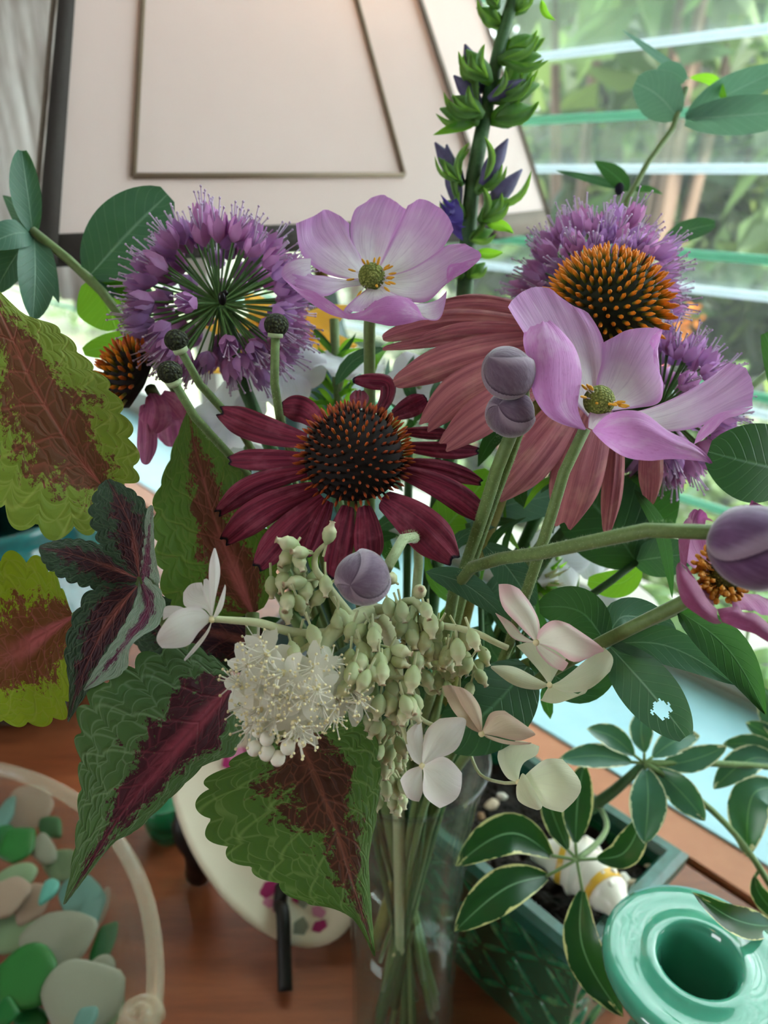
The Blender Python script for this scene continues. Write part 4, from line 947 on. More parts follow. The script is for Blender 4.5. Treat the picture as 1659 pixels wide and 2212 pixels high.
cleaf(co1, CL_low, T([(150,1312,.224),(105,1215,.222),(40,1190,.218),(-40,1200,.214),(-100,1300,.212),(-115,1420,.212)]),
      T([(159,1331,.224),(94,1371,.220),(36,1411,.216),(-10,1440,.213),(-115,1500,.210)]),
      T([(166,1342,.224),(158,1450,.222),(143,1552,.218),(70,1572,.213),(-5,1562,.210),(-110,1530,.208)]), 9, .12, label='glowing lime leaf with pink midrib')
cleaf(co1, CL_dark, T([(292,1236,.213),(225,1178,.212),(150,1162,.211),(86,1178,.211)]), T([(296,1248,.213),(230,1222,.210),(150,1195,.208),(84,1184,.209)]), T([(292,1262,.213),(220,1275,.210),(155,1262,.207),(100,1228,.207),(84,1190,.208)]), 9, .13, label='small dark green leaf with pink base')
cleaf(co1, CL_dark, T([(292,1262,.212),(205,1262,.209),(160,1320,.208),(138,1400,.208),(148,1480,.210),(146,1556,.213)]), T([(296,1266,.212),(230,1350,.208),(185,1440,.208),(146,1558,.213)]), T([(300,1270,.212),(292,1330,.208),(262,1400,.206),(205,1475,.208),(148,1560,.212)]), 9, .12, label='near black shaded leaf')
cleaf(co1, CL_dark, T([(292,1246,.212),(225,1195,.210),(190,1115,.210),(205,1060,.212),(228,1036,.214)]), T([(300,1246,.211),(285,1150,.208),(262,1092,.209),(232,1036,.213)]), T([(305,1246,.210),(330,1195,.205),(331,1130,.205),(305,1072,.208),(238,1034,.213)]), 8, .14, label='upright dark leaf with maroon heart')
cleaf(co1, CL_silver, T([(300,1240,.211),(302,1180,.209),(308,1140,.207),(318,1100,.206),(326,1090,.205)]), T([(306,1250,.210),(318,1200,.206),(322,1150,.205),(327,1110,.204),(329,1092,.204)]), T([(316,1300,.208),(345,1270,.204),(335,1190,.203),(332,1130,.203),(331,1094,.203)]), 6, .10, label='silvery edge of the upright leaf')
cleaf(co1, CL_silver, T([(300,1250,.210),(290,1300,.206),(252,1372,.203),(212,1432,.203),(180,1489,.205)]), T([(306,1262,.209),(318,1320,.202),(272,1388,.201),(226,1446,.202),(181,1491,.205)]), T([(314,1245,.207),(356,1290,.200),(348,1345,.198),(286,1392,.198),(272,1450,.200),(225,1474,.202),(183,1493,.205)]), 8, .12, label='silvery green leaf streaked with purple')
add_stem(co1, into_vase([P(228, 1055, .223), P(280, 1180, .222), P(310, 1260, .216), P(400, 1400, .236), P(560, 1560, .262), P(700, 1660, .29)]), .0020, m_stem)
add_stem(co1, [P(159, 1331, .2245), P(230, 1290, .2235), P(300, 1262, .2205)], .0011, m_stem, 8, 'petiole')

co2 = thing('coleus_sprig', 'front coleus sprig with three big maroon hearted green leaves below the hydrangea', 'coleus', P(520, 1480, .232))
cleaf(co2, CL_back, T([(525,1330,.244),(385,1345,.240),(333,1210,.238),(328,1090,.238),(355,1015,.240),(378,950,.243),(404,888,.247)]), T([(545,1325,.243),(500,1220,.239),(465,1130,.237),(440,1040,.239),(420,960,.243),(408,884,.247)]), T([(570,1312,.243),(605,1220,.242),(565,1100,.240),(512,1000,.241),(455,925,.244),(412,886,.247)]), 10, .11, label='upright leaf with pinkish midrib behind')
cleaf(co2, CL_green, T([(492,1445,.226),(400,1385,.220),(270,1425,.213),(182,1490,.209),(160,1580,.207),(168,1665,.206),(163,1790,.204),(148,1900,.203),(136,1952,.203)]),
      T([(508,1476,.226),(430,1560,.216),(350,1650,.209),(272,1745,.205),(210,1840,.203),(138,1954,.202)]),
      T([(518,1500,.226),(530,1585,.220),(505,1632,.215),(450,1650,.212),(395,1700,.209),(345,1748,.207),(290,1798,.205),(248,1818,.203),(190,1890,.202),(141,1953,.202)]), 13, .12, label='long pointed leaf with red and maroon heart')
cleaf(co2, CL_bot, T([(590,1585,.224),(500,1640,.216),(425,1708,.209),(440,1800,.203),(500,1862,.200),(575,1905,.198),(650,1950,.197),(715,1962,.197),(762,1985,.197),(806,2064,.198)]),
      T([(640,1585,.224),(682,1680,.211),(722,1780,.204),(757,1890,.199),(785,1980,.197),(809,2066,.198)]),
      T([(700,1560,.224),(795,1555,.218),(822,1640,.213),(815,1760,.207),(798,1850,.203),(803,1960,.200),(811,2064,.198)]), 11, .10, label='broad dark green leaf pointing down')
cleaf(co2, CL_dark, T([(560,1335,.248),(430,1285,.250),(320,1290,.252),(270,1330,.254)]), T([(570,1395,.248),(430,1360,.246),(330,1345,.249),(265,1345,.253)]), T([(560,1450,.248),(430,1450,.248),(320,1420,.250),(268,1360,.253)]), 9, .11, label='shaded leaf in the middle of the sprig')
add_stem(co2, into_vase([P(545, 1325, .244), P(550, 1420, .240), P(620, 1540, .245), P(740, 1640, .285)]), .0022, m_stem)
add_stem(co2, [P(508, 1476, .2265), P(540, 1480, .234), P(575, 1470, .2405)], .0012, m_stem, 8, 'petiole')
add_stem(co2, [P(640, 1585, .2245), P(630, 1560, .236), P(628, 1545, .2445)], .0012, m_stem, 8, 'petiole')

# ---------------------------------------------------------------- smooth leaved sprigs
def leaves(root, lst, mat):
    for q in lst:
        ex = dict(prof='oval', nu=9, nv=18); ex.update(q[2] if len(q) > 2 else {})
        m_ = ex.pop('mat', mat); sheet('leaf', blade(q[0], q[1], **ex), m_, root)
sp1 = thing('leafy_sprig', 'dark blue green leafy sprig at the far left before the lampshade', 'foliage', P(190, 595, .276))
leaves(sp1, [
    ([(72,500,.276),(62,420,.272),(48,325,.268)], 70, dict(roll=.35, wr=1.15, wl=.7, cup=.25)),
    ([(74,505,.276),(78,590,.268),(72,688,.262)], 78, dict(roll=-.2, cup=.3)),
    ([(70,505,.276),(30,505,.268),(-30,530,.262)], 70, dict(roll=.5)),
    ([(66,512,.277),(30,560,.272),(-10,630,.270)], 66, dict(roll=-.4)),
    ([(66,495,.278),(40,455,.279),(6,422,.279)], 46, dict(prof='pointed')),
    ([(84,510,.280),(105,590,.282),(128,655,.284)], 40, dict(prof='pointed')),
    ([(196,592,.276),(270,510,.272),(362,420,.270)], 146, dict(cup=.08)),
    ([(192,605,.278),(225,650,.282),(250,712,.286)], 128, dict(mat=m_lfb, roll=.2)),
    ([(200,600,.278),(270,620,.282),(330,640,.286)], 60),
    ([(360,760,.292),(270,745,.290),(180,760,.288)], 60, dict(mat=m_lfb)),
], m_lf)
add_stem(sp1, into_vase([P(70, 498, .276), P(110, 532, .276), P(188, 594, .2765), P(262, 684, .279), P(420, 900, .285), P(600, 1150, .29)]), .0017, m_stem)
add_stem(sp1, [P(262, 684, .279), P(300, 730, .285), P(360, 760, .292)], .0012, m_stem, 8, 'petiole')

sp2 = thing('leafy_sprig', 'tall grey green sprig standing before the louvers at the upper right', 'foliage', P(1466, 255, .345))
leaves(sp2, [
    ([(1462,252,.345),(1420,205,.342),(1372,178,.340)], 92, dict(roll=.2)),
    ([(1478,256,.345),(1580,200,.340),(1720,135,.335)], 76, dict(prof='pointed', cup=.3)),
    ([(1480,258,.345),(1580,250,.338),(1730,240,.332)], 78, dict(cup=.2)),
    ([(1490,172,.348),(1420,120,.350),(1343,64,.352)], 24, dict(prof='pointed', roll=.8)),
    ([(1490,168,.346),(1540,175,.342),(1572,232,.338)], 26, dict(prof='pointed', roll=.5, mat=m_lfb)),
    ([(1480,175,.348),(1450,155,.346),(1420,150,.345)], 40),
    ([(1358,412,.342),(1330,380,.338),(1284,348,.334)], 40, dict(prof='pointed', mat=m_lfd)),
    ([(1345,408,.343),(1290,390,.340),(1200,368,.338)], 18, dict(prof='pointed', mat=m_lf)),
    ([(1365,410,.342),(1400,408,.340),(1432,420,.338)], 14, dict(prof='pointed', mat=m_lfd)),
    ([(1432,528,.335),(1480,500,.332),(1545,484,.330)], 44, dict(mat=m_lf, cup=.3)),
], m_lfg)
add_stem(sp2, into_vase([P(1482, 190, .346), P(1465, 256, .345), P(1400, 350, .343), P(1360, 420, .342), P(1345, 490, .341), P(1330, 700, .33), P(1240, 1050, .31), P(1080, 1400, .31)]), .0013, m_stem)
add_stem(sp2, [P(1340, 560, .338), P(1390, 545, .337), P(1432, 528, .3352)], .0010, m_stem, 8, 'petiole')
obj('dried_bud', MB().ball(P(1338, 408, .341), .0023, 10, 8, (.9, .9, 1.2)).mesh('dried_bud'), plain('dried_black', '#14142a', .8), sp2)

sp3 = thing('leafy_sprig', 'dark green sprig of broad leaves below the salmon coneflower at right', 'foliage', P(1380, 1215, .268))
leaves(sp3, [
    ([(1375,1215,.268),(1310,1120,.262),(1215,1020,.262)], 190, dict(mat=m_lfd, roll=.15)),
    ([(1372,1205,.27),(1400,1110,.266),(1420,985,.268)], 118, dict(mat=m_lfd)),
    ([(1372,1212,.268),(1420,1205,.262),(1500,1195,.258)], 86, dict(mat=m_lf)),
    ([(1370,1058,.240),(1425,1140,.236),(1445,1230,.236),(1452,1292,.238)], 34, dict(prof='pointed', mat=m_lfd, roll=.4)),
    ([(1720,1020,.235),(1630,1000,.228),(1530,975,.225)], 172, dict(mat=m_lfd)),
    ([(1740,1010,.236),(1700,850,.24),(1652,720,.245)], 60, dict(mat=m_lfd)),
    ([(1380,1230,.275),(1340,1260,.276),(1270,1255,.278)], 60, dict(mat=m_lfb)),
], m_lfd)
add_stem(sp3, into_vase([P(1375, 1213, .268), P(1300, 1270, .268), P(1200, 1340, .272), P(1060, 1480, .285)]), .0013, m_stem2)
add_stem(sp3, into_vase([P(1660, 805, .262), P(1620, 822, .262), P(1480, 1000, .268), P(1270, 1060, .272), P(1120, 1250, .28)]), .0013, m_stem, name='side_stem')

sp4 = thing('leafy_sprig', 'low blue green sprig at right with a hole chewed in one leaf', 'foliage', P(1310, 1388, .222))
def holed(path, w, hole, **k):
    g = blade(path, w, nu=33, nv=60, **k); nv, nu = g.shape[:2]; mb = MB().grid(g, flip=face_cam(g))
    keep = []
    rr_ = random.Random(4)
    for fi, f in enumerate(mb.f):
        j, i = divmod(fi, nu - 1); u, v = (i + .5)/(nu-1), (j + .5)/(nv-1)
        inside = ((u - hole[0])/hole[2])**2 + ((v - hole[1])/hole[3])**2 < 1 + .35*math.sin(u*47 + v*31)
        if not inside: keep.append(fi)
    mb.f = [mb.f[k_] for k_ in keep]; mb.uv = [mb.uv[k_] for k_ in keep]; mb.mi = [mb.mi[k_] for k_ in keep]
    return mb.mesh('leaf')
obj('leaf', holed([(1318,1398,.222),(1400,1490,.215),(1482,1592,.211)], 118, (.45, .70, .17, .085), prof='oval', cup=.1), m_lf, sp4)['label'] = 'leaf with a chewed hole'
leaves(sp4, [
    ([(1318,1392,.222),(1440,1395,.218),(1585,1478,.216)], 84, dict(prof='pointed', cup=.2)),
    ([(1305,1385,.224),(1250,1320,.226),(1165,1312,.230)], 100, dict(mat=m_lfd)),
    ([(1310,1385,.224),(1350,1330,.226),(1455,1368,.230)], 80, dict(mat=m_lf)),
    ([(1462,1318,.214),(1570,1400,.208),(1653,1542,.205)], 92, dict(prof='pointed', mat=m_lfd, cup=.25)),
    ([(1315,1398,.224),(1350,1440,.226),(1390,1480,.228)], 62, dict(mat=m_lfg)),
    ([(920,1235,.228),(1010,1265,.226),(1098,1345,.232)], 58, dict(mat=m_lf, prof='pointed')),
    ([(1050,1180,.245),(1100,1230,.246),(1150,1310,.252)], 74, dict(mat=m_lf)),
    ([(1140,1440,.236),(1050,1540,.226),(955,1600,.224)], 165, dict(mat=m_lfd)),
    ([(1150,1420,.236),(1250,1480,.238),(1330,1440,.238)], 80, dict(mat=m_lfd)),
    ([(1010,1130,.266),(1100,1090,.272),(1260,1060,.28)], 90, dict(mat=m_lfg)),
    ([(930,1180,.262),(980,1120,.268),(1060,1020,.275)], 110, dict(mat=m_lfb)),
], m_lf)
add_stem(sp4, into_vase([P(1462, 1318, .2145), P(1385, 1350, .219), P(1310, 1388, .223), P(1150, 1425, .2365), P(1020, 1520, .27)]), .0014, m_stem)
for a, b in (((1098,1345,.232), (1120,1420,.240)), ((1150,1310,.252), (1110,1430,.250)), ((1010,1130,.266), (1040,1400,.262)), ((930,1180,.262), (1000,1420,.266))):
    add_stem(sp4, [P(*a), P((a[0]+b[0])/2+10, (a[1]+b[1])/2, (a[2]+b[2])/2+.002), P(*b)], .0010, m_stem2, 8, 'petiole')

# dark mass of foliage inside the bouquet
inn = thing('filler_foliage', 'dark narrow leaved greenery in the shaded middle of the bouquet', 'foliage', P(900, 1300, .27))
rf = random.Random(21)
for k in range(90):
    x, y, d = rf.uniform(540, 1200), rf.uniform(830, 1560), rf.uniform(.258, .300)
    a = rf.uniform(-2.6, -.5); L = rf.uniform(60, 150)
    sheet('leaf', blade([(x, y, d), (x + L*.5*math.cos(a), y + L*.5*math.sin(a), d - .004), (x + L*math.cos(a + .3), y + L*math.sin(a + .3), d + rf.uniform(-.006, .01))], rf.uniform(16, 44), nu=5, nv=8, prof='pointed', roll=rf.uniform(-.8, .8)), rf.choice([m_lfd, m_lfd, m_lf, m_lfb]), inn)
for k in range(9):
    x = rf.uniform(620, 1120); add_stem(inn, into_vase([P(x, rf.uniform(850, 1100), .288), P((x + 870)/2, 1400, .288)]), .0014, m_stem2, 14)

# ---------------------------------------------------------------- cardinal-type flower spike
m_cal = leaf_mat('calyx_green', '#6a9458', '#4a7440', '#8fb06a', .40, lin('#9fd048')); m_vio = plain('violet_petal', '#5a4a9c', .5, transl=.3); m_viod = M('violet_bud'); m_viod = m_viod.surf(m_viod.mix(m_viod.noise(m_viod.pos(), 300), '#4a4668', '#6d6890'), .55, transl=.2)
spk = thing('flower_spike', 'upright green flower spike with violet buds in front of the lampshade edge', 'flower', P(1015, 640, .305))
axis_px = [(1120,-40,.300),(1085,80,.301),(1060,190,.302),(1038,300,.303),(1020,400,.304),(1012,500,.305),(1005,620,.306)]
add_stem(spk, into_vase([P(*q) for q in axis_px] + [P(980, 900, .305), P(930, 1300, .305)]), [.0024, .0034, .0038, .0034, .0028, .0024], m_stem2, 40, seg=10)
def calyx(root, x, y, ang, L, W_, d, col, side):
    c = math.cos(ang); s_ = -math.sin(ang); x2, y2 = x + L*c, y + L*s_
    # pod-like calyx
    a, b = P(x, y, d), P(x2, y2, d - .002); r = W_*d/F
    obj('pod', MB().tube([a, a.lerp(b, .3), a.lerp(b, .65), b], [r*.35, r*.9, r*.75, r*.1], 10, smooth_n=9).mesh('pod'), col, root)
    for k in range(3 if col is m_cal else 1):
        a2 = ang + rf.uniform(-.5, .5); L2 = L*rf.uniform(.8, 1.15)
        sheet('sepal', blade([(x + L*.1*c, y + L*.1*s_, d - .003), (x + L2*.6*math.cos(a2), y - L2*.6*math.sin(a2), d - .005), (x + L2*math.cos(a2 + .3*side), y - L2*math.sin(a2 + .3*side), d - .003)], W_*.8, nu=5, nv=9, prof='pointed', cup=.5), m_cal, root)
for (x, y, ang, L, w, col) in [
    (1090,60,2.5,75,22,m_cal),(1075,20,2.0,60,20,m_cal),(1110,30,.8,60,20,m_cal),(1085,110,.35,85,26,m_cal),(1075,130,.1,95,24,m_cal),(1060,180,2.2,90,26,m_cal),(1040,200,1.9,110,26,m_viod),(1070,200,.6,95,26,m_cal),
    (1060,215,.3,110,30,m_cal),(1045,250,2.6,80,26,m_cal),(1035,265,2.8,90,24,m_cal),(1055,260,.25,105,32,m_cal),(1040,230,2.3,90,22,m_viod),
    (1000,400,2.15,110,24,m_viod),(1040,400,1.05,115,24,m_viod),(990,450,1.75,140,24,m_viod),(1045,460,.85,125,24,m_viod),(1055,215,.5,90,20,m_viod),(1035,480,.7,80,26,m_cal),(1005,470,2.5,60,22,m_cal),(1025,420,.9,90,20,m_cal),(1000,400,2.3,80,14,m_cal),(1010,520,.4,60,18,m_cal),(1000,600,2.4,60,20,m_cal),(1010,600,.7,50,18,m_cal)]:
    calyx(spk, x, y, ang, L, w*.92, .300 + rf.uniform(-.004, .004), col, 1 if math.cos(ang) > 0 else -1)
for pts, w in (([(1025,270,.298),(985,275,.296),(935,292,.296)], 22), ([(1170,0,.30),(1178,28,.30),(1200,44,.30)], 16), ([(1050,480,.300),(1090,490,.297),(1110,505,.296)], 26), ([(1030,545,.302),(1060,548,.30),(1088,545,.298)], 24)):
    sheet('bract', blade(pts, w, nu=5, nv=10, prof='pointed', cup=.4), m_lfb, spk)
for k in range(7):
    a = 1.2 + k*.35
    sheet('violet_petal', blade([(985,430,.297),(985 + 20*math.cos(a*1.5), 455 + 6*k, .292),(978 + 30*math.cos(a*2.2), 420 + 14*k, .290)], 20, nu=5, nv=9, prof='pointed', cup=.4), m_vio, spk)
sheet('violet_petal', blade([(990,440,.294),(985,490,.291),(1000,520,.293)], 34, nu=5, nv=9, prof='pointed'), m_vio, spk)

# ---------------------------------------------------------------- white phlox and orange lily seen between the flowers
def phlox(label, C, axis, rp, seed, n=5):
    r = random.Random(seed); root = thing('phlox_blossom', label, 'flower', C, 'white phlox blossoms')
    A = Vector(axis).normalized(); X = A.orthogonal().normalized(); Y = A.cross(X)
    for i in range(n):
        a = i*2*math.pi/n + r.uniform(-.1, .1) + seed; e = X*math.cos(a) + Y*math.sin(a); t = A.cross(e)
        g = np.array([[tuple(C + e*(rp*(.06 + .94*v)*(1 - .08*u*u)) + t*(u*rp*.52*math.sin(math.pi*min(.93, .05 + v*.80))**.7) + A*(rp*(.10*v - .12*v*v*u*u + .06*math.sin(3*u + i)*v))) for u in np.linspace(-1, 1, 9)] for v in np.linspace(0, 1, 12)])
        sheet('petal', g, m_phlox, root)
    obj('tube', MB().tube([C + A*.0005, C - A*rp*.9], [.0011, .0008], 8).mesh('tube'), m_stempale, root)
    add_stem(root, into_vase([C - A*rp*.88, C - A*rp*1.4 - UP*.02]), .0009, m_stem, 16)
phlox('white phlox blossom behind the upright seed head', P(610, 795, .285), V(.1, .15, .95), .0165, 1)
phlox('white phlox blossom peeking out beneath the lilac anemone', P(745, 785, .292), V(.2, .85, .5), .0150, 2)
phlox('white phlox blossom between the burgundy and the salmon coneflowers', P(905, 835, .285), V(.2, .1, .95), .0135, 3)
phlox('white phlox blossom low behind the left seed heads', P(500, 900, .285), V(-.2, .3, .9), .0145, 4)
phlox('white phlox blossom by the small coneflower', P(440, 960, .288), V(-.3, .1, .9), .0120, 5)
phlox('white phlox blossom in the shade right of the crossing stems', P(1205, 1205, .285), V(.3, .1, .95), .0130, 6)
phlox('white phlox blossom at the foot of the pale fringe, right of centre', P(1270, 1195, .290), V(.2, .3, .9), .0105, 7)
lil = thing('orange_lily', 'blurred orange yellow lily behind the allium and anemone', 'flower', P(640, 720, .335))
for a, L in ((2.9, 190), (2.2, 150), (1.3, 120), (.6, 160), (-.1, 150), (3.6, 190)):
    x, y = 620, 735
    sheet('petal', blade([(x, y, .335), (x + L*.6*math.cos(a), y - L*.5*math.sin(a), .330), (x + L*math.cos(a), y - L*.8*math.sin(a), .337)], 62, nu=7, nv=14, prof='pointed', cup=.3), m_lily, lil)
add_stem(lil, into_vase([P(620, 740, .336), P(700, 1000, .33), P(800, 1300, .32)]), .0022, m_stem2)
gsp = thing('narrow_leaf_stem', 'upright green narrow leaved stem under the lilac anemone', 'foliage', P(720, 860, .30))
for k in range(26):
    y = 700 + k*7; sgn = 1 if k % 2 else -1; x = 722 + 8*math.sin(k)
    sheet('leaf', blade([(x, y + 60, .298), (x + sgn*26, y + 30, .296), (x + sgn*rf.uniform(36, 70), y + rf.uniform(-12, 40), .294)], 13, nu=5, nv=8, prof='pointed'), m_lfb if k % 3 else m_lfd, gsp)
add_stem(gsp, into_vase([P(722, 690, .298), P(735, 900, .298), P(800, 1250, .30)]), .0018, m_stem)

# green fringe flower head right of centre
fr = thing('green_flower_head', 'green and white fringed flower head right of the crossing stems', 'flower', P(1190, 1250, .29))
for k in range(60):
    a = rf.uniform(-1.1, 1.3); L = rf.uniform(50, 85)
    sheet('bract', blade([(1150, 1255, .29), (1150 + L*.6*math.cos(a), 1255 - L*.6*math.sin(a), .286 + rf.uniform(-.006, .004)), (1150 + L*1.1*math.cos(a + .1), 1255 - L*1.1*math.sin(a + .1), .286 + rf.uniform(-.010, .004))], 9, nu=3, nv=6, prof='pointed'), m_lfb if k % 2 else m_budg, fr)
add_stem(fr, into_vase([P(1150, 1255, .29), P(1080, 1400, .29)]), .0016, m_stem2)

# ---------------------------------------------------------------- panicle hydrangea in front
S_, O_ = 2.765, (450, 1150)
def Q(x, y, d): return P(O_[0] + x/S_, O_[1] + y/S_, d)
hy = thing('hydrangea_panicle', 'cream panicle hydrangea with fluffy white flowers, green buds and papery florets', 'flower', Q(860, 560, .205))
def br(pts, r): add_stem(hy, [Q(*q) for q in pts], r, m_hbr, 18, 'branch')
br([(560,900,.196),(640,740,.197),(720,620,.199),(820,540,.202),(920,490,.207),(1000,470,.212)], .0022)
br([(860,520,.204),(760,390,.201),(690,290,.200),(640,220,.199),(640,140,.199),(700,70,.198)], [.0016, .0012, .0006])
br([(720,600,.200),(560,605,.197),(420,575,.194),(300,540,.191),(100,522,.189),(10,515,.188)], [.0014, .0012, .0008])
br([(980,470,.210),(1120,440,.208),(1230,410,.206),(1340,540,.205),(1480,570,.204),(1600,600,.203),(1720,660,.203),(1790,690,.203)], [.0015, .0010, .0008])
br([(830,560,.203),(900,660,.199),(980,770,.197),(1060,850,.197),(1180,870,.198)], [.0013, .0010, .0006])
br([(1060,850,.198),(1090,1000,.199),(1150,1140,.199),(1190,1260,.199)], .0006)
br([(1180,900,.199),(1250,1090,.201),(1370,1160,.203),(1480,1150,.204)], .0006)
br([(700,620,.200),(560,700,.196),(480,760,.195)], .0008)
add_stem(hy, into_vase([Q(1000,470,.212), Q(1060,560,.225), Q(1120,800,.252)]), .0024, m_hbr)
prof = [(.02, 0), (.16, .06), (.36, .22), (.46, .42), (.42, .58), (.44, .62), (.34, .72), (.20, .82), (.15, .95), (.22, 1.0), (.05, 1.02)]
BUD = MB().lathe([(r_*.66, z_) for r_, z_ in prof], 9).mesh('bud'); BUD.materials.append(m_budg)
STK = MB().tube([(0,0,0),(0,0,1)], 1, 5).mesh('bud_stalk'); STK.materials.append(m_hbr)
rh = random.Random(31)
def budat(x, y, d, size=.0062, dirv=None):
    dv = dirv or V(rh.gauss(0, .35), -1 + rh.gauss(0, .25), rh.gauss(.15, .35))
    p = Q(x, y, d); obj('bud', BUD, None, hy, frame(p, dv, size*rh.uniform(.85, 1.12)))
    obj('bud_stalk', STK, None, hy, frame(p - dv*.0032, dv, scl=(.00035, .00035, .0034)))
cl = [(510,100,3,35,.200),(470,200,6,45,.199),(590,290,3,40,.198),(530,390,8,60,.198),(690,330,4,40,.200),(760,470,3,40,.199),(900,510,3,40,.199),(975,570,3,40,.198),(1130,440,6,55,.205),(1170,540,9,65,.206),(1260,460,5,45,.205),(1300,590,9,65,.205),(1340,680,7,55,.207),(1440,540,4,40,.204),(1470,640,7,50,.204),(1080,680,2,30,.197),(1090,745,2,30,.197),(930,720,6,50,.197),(990,790,6,50,.196),(870,800,3,40,.195),(900,890,3,40,.195),(1060,940,5,45,.198),(1140,960,6,50,.199),(1190,860,3,35,.198),(1020,1070,4,40,.199),(1190,1000,6,50,.200),(460,640,4,50,.195),(480,740,3,40,.195),(560,560,3,40,.197),
      (1450,800,16,110,.225),(1330,800,12,90,.226),(1150,1150,12,80,.225),(1100,1270,12,80,.235),(1120,1420,12,70,.24),(1080,1530,8,60,.245),(1560,760,6,80,.228),(1250,720,8,70,.22),(700,740,4,70,.199)]
for x, y, n, s, d in cl:
    for k in range(max(1, round(n*(.62 if d < .215 else .8)))): budat(x + rh.gauss(0, s*.75), y + rh.gauss(0, s*.7), d + rh.gauss(0, .0015), .0068 if d < .215 else .0062)
for x, y, dv in ((555,95,V(-.8,.3,.3)),(600,125,V(-.6,.1,.6)),(705,75,V(.25,.9,.2)),(590,290,V(-.8,-.1,.5)),(1560,575,V(.3,-.9,.4)),(1085,690,V(.9,-.2,.3)),(1080,745,V(.9,-.4,.2)),(1250,370,V(.1,.3,.9)),(1110,290,V(-.3,.3,.8))):
    budat(x, y, .198, .0066, dv)
# open fertile flowers
def flmesh(seed):
    r = random.Random(seed); mb = MB()
    for i in range(5):
        a = i*1.2566 + r.uniform(-.1, .1); e = Vector((math.cos(a), math.sin(a), 0)); t = Vector((-math.sin(a), math.cos(a), 0)); lift = r.uniform(.0, .35)
        g = np.array([[tuple(e*(.1 + .95*v) + t*(u*.30*math.sin(math.pi*(.12 + .80*v))) + Vector((0, 0, lift*v - .35*v*v))) for u in (-1, 0, 1)] for v in (0, .25, .5, .75, 1)])
        mb.grid(g, 0)
    for i in range(11):
        a = i*.571 + r.uniform(-.2, .2); q = r.uniform(.35, 1.0)
        e = Vector((q*math.cos(a), q*math.sin(a), r.uniform(.75, 1.25))); m_ = Vector((q*.35*math.cos(a), q*.35*math.sin(a), .6))
        mb.tube([(0, 0, 0), m_, e*.92], .028, 4, mi=0); mb.ball(e*.92, .065, 6, 4, mi=1)
    mb.ball((0, 0, .08), .16, 7, 5, mi=1)
    me = mb.mesh('white_flower'); me.materials.append(m_flw); me.materials.append(m_fly); return me
FM = [flmesh(i) for i in range(4)]
pts = [(300,690),(370,820),(250,790),(215,900),(390,960),(550,860),(700,790),(660,920),(520,1050),(300,1050),(770,990),(890,1000),(620,1140),(470,950),(800,900),(640,790),(420,1110),(555,1170),(740,1080),(330,900),(240,1000),(280,1110),(460,840),(580,980),(860,930),(690,1010),(360,720),(520,1130)]
ctr = Q(520, 930, .206)
for (x, y) in pts:
    p = Q(x + rh.gauss(0, 10), y + rh.gauss(0, 10), .190 + ((x-520)/500)**2*.010 + ((y-920)/400)**2*.006 + rh.gauss(0, .0012))
    dv = (p - ctr).normalized() + V(rh.gauss(0,.25), rh.gauss(-.1,.25), .25)
    obj('white_flower', FM[rh.randrange(4)], None, hy, frame(p, dv, .0058*rh.uniform(.85, 1.2), rh.uniform(0, 6)))
RB = MB().ball((0,0,0), 1, 14, 10, (1, 1, 1.08)).mesh('round_bud'); RB.materials.append(m_budw)
for x, y, r_ in ((300,1180,46),(350,1232,44),(275,1290,46),(350,1315,50),(475,1282,46),(415,1350,46),(560,1260,26)):
    obj('round_bud', RB, None, hy, frame(Q(x, y, .1895 + (.002 if y < 1200 else 0)), V(-.1, -.6, .7), r_/S_*.19/F))
for x, y in ((560,1180),(640,1180)):
    br([(x-60, y-260, .196), (x-90, y-60, .193), (x-160, y+80, .191)], .0007)

# papery sterile florets
def floret(label, ctrp, petals_, mat, d, s=None, o=(0, 0), stalk=None):
    C = P(ctrp[0], ctrp[1], d)
    fl = obj('papery_floret', MB().ball(C, .0009, 8, 6).mesh('papery_floret'), m_fly, hy)
    fl['label'] = label
    for q in petals_:
        cv = [[P(ctrp[0], ctrp[1], d)] + [P(x, y, d + z/1000) for x, y, z in c] for c in q]
        sheet('sepal', loft(cv, 11, 14), mat, fl)
    if stalk: obj('floret_stalk', MB().tube([P(*k) for k in stalk], .0005, 6, smooth_n=12).mesh('floret_stalk'), m_hbr, fl)
floret('white floret seen edge on at the left', (458, 1338), [
    [[(452,1280,0),(452,1220,1),(462,1184,1)], [(462,1290,-1),(464,1230,-1),(464,1184,1)], [(466,1290,0),(476,1235,1),(466,1185,1)]],
    [[(440,1315,2),(400,1310,3),(396,1280,4)], [(445,1300,2),(415,1280,3),(412,1262,4)], [(452,1300,2),(440,1270,3),(436,1258,4)]],
    [[(450,1310,1),(440,1280,2),(440,1252,2)], [(455,1310,1),(448,1280,2),(447,1250,2)], [(458,1310,1),(456,1280,2),(452,1256,2)]],
    [[(430,1312,-1),(380,1320,-3),(345,1360,-4)], [(420,1340,-3),(375,1360,-6),(338,1382,-6)], [(430,1365,-1),(405,1395,-3),(350,1400,-4)]],
    [[(400,1320,3),(370,1330,3),(352,1340,3)], [(400,1330,3),(370,1320,3),(354,1315,3)], [(410,1320,3),(390,1310,3),(365,1308,3)]],
    [[(465,1320,0),(476,1290,0),(486,1262,1)], [(468,1325,-1),(480,1300,-1),(488,1268,1)], [(470,1330,0),(482,1310,0),(488,1275,1)]],
    [[(448,1360,0),(420,1395,0),(397,1424,0)], [(450,1362,-1),(424,1398,-1),(398,1427,0)], [(452,1364,0),(428,1400,0),(400,1428,0)]],
], m_hyw, .188)
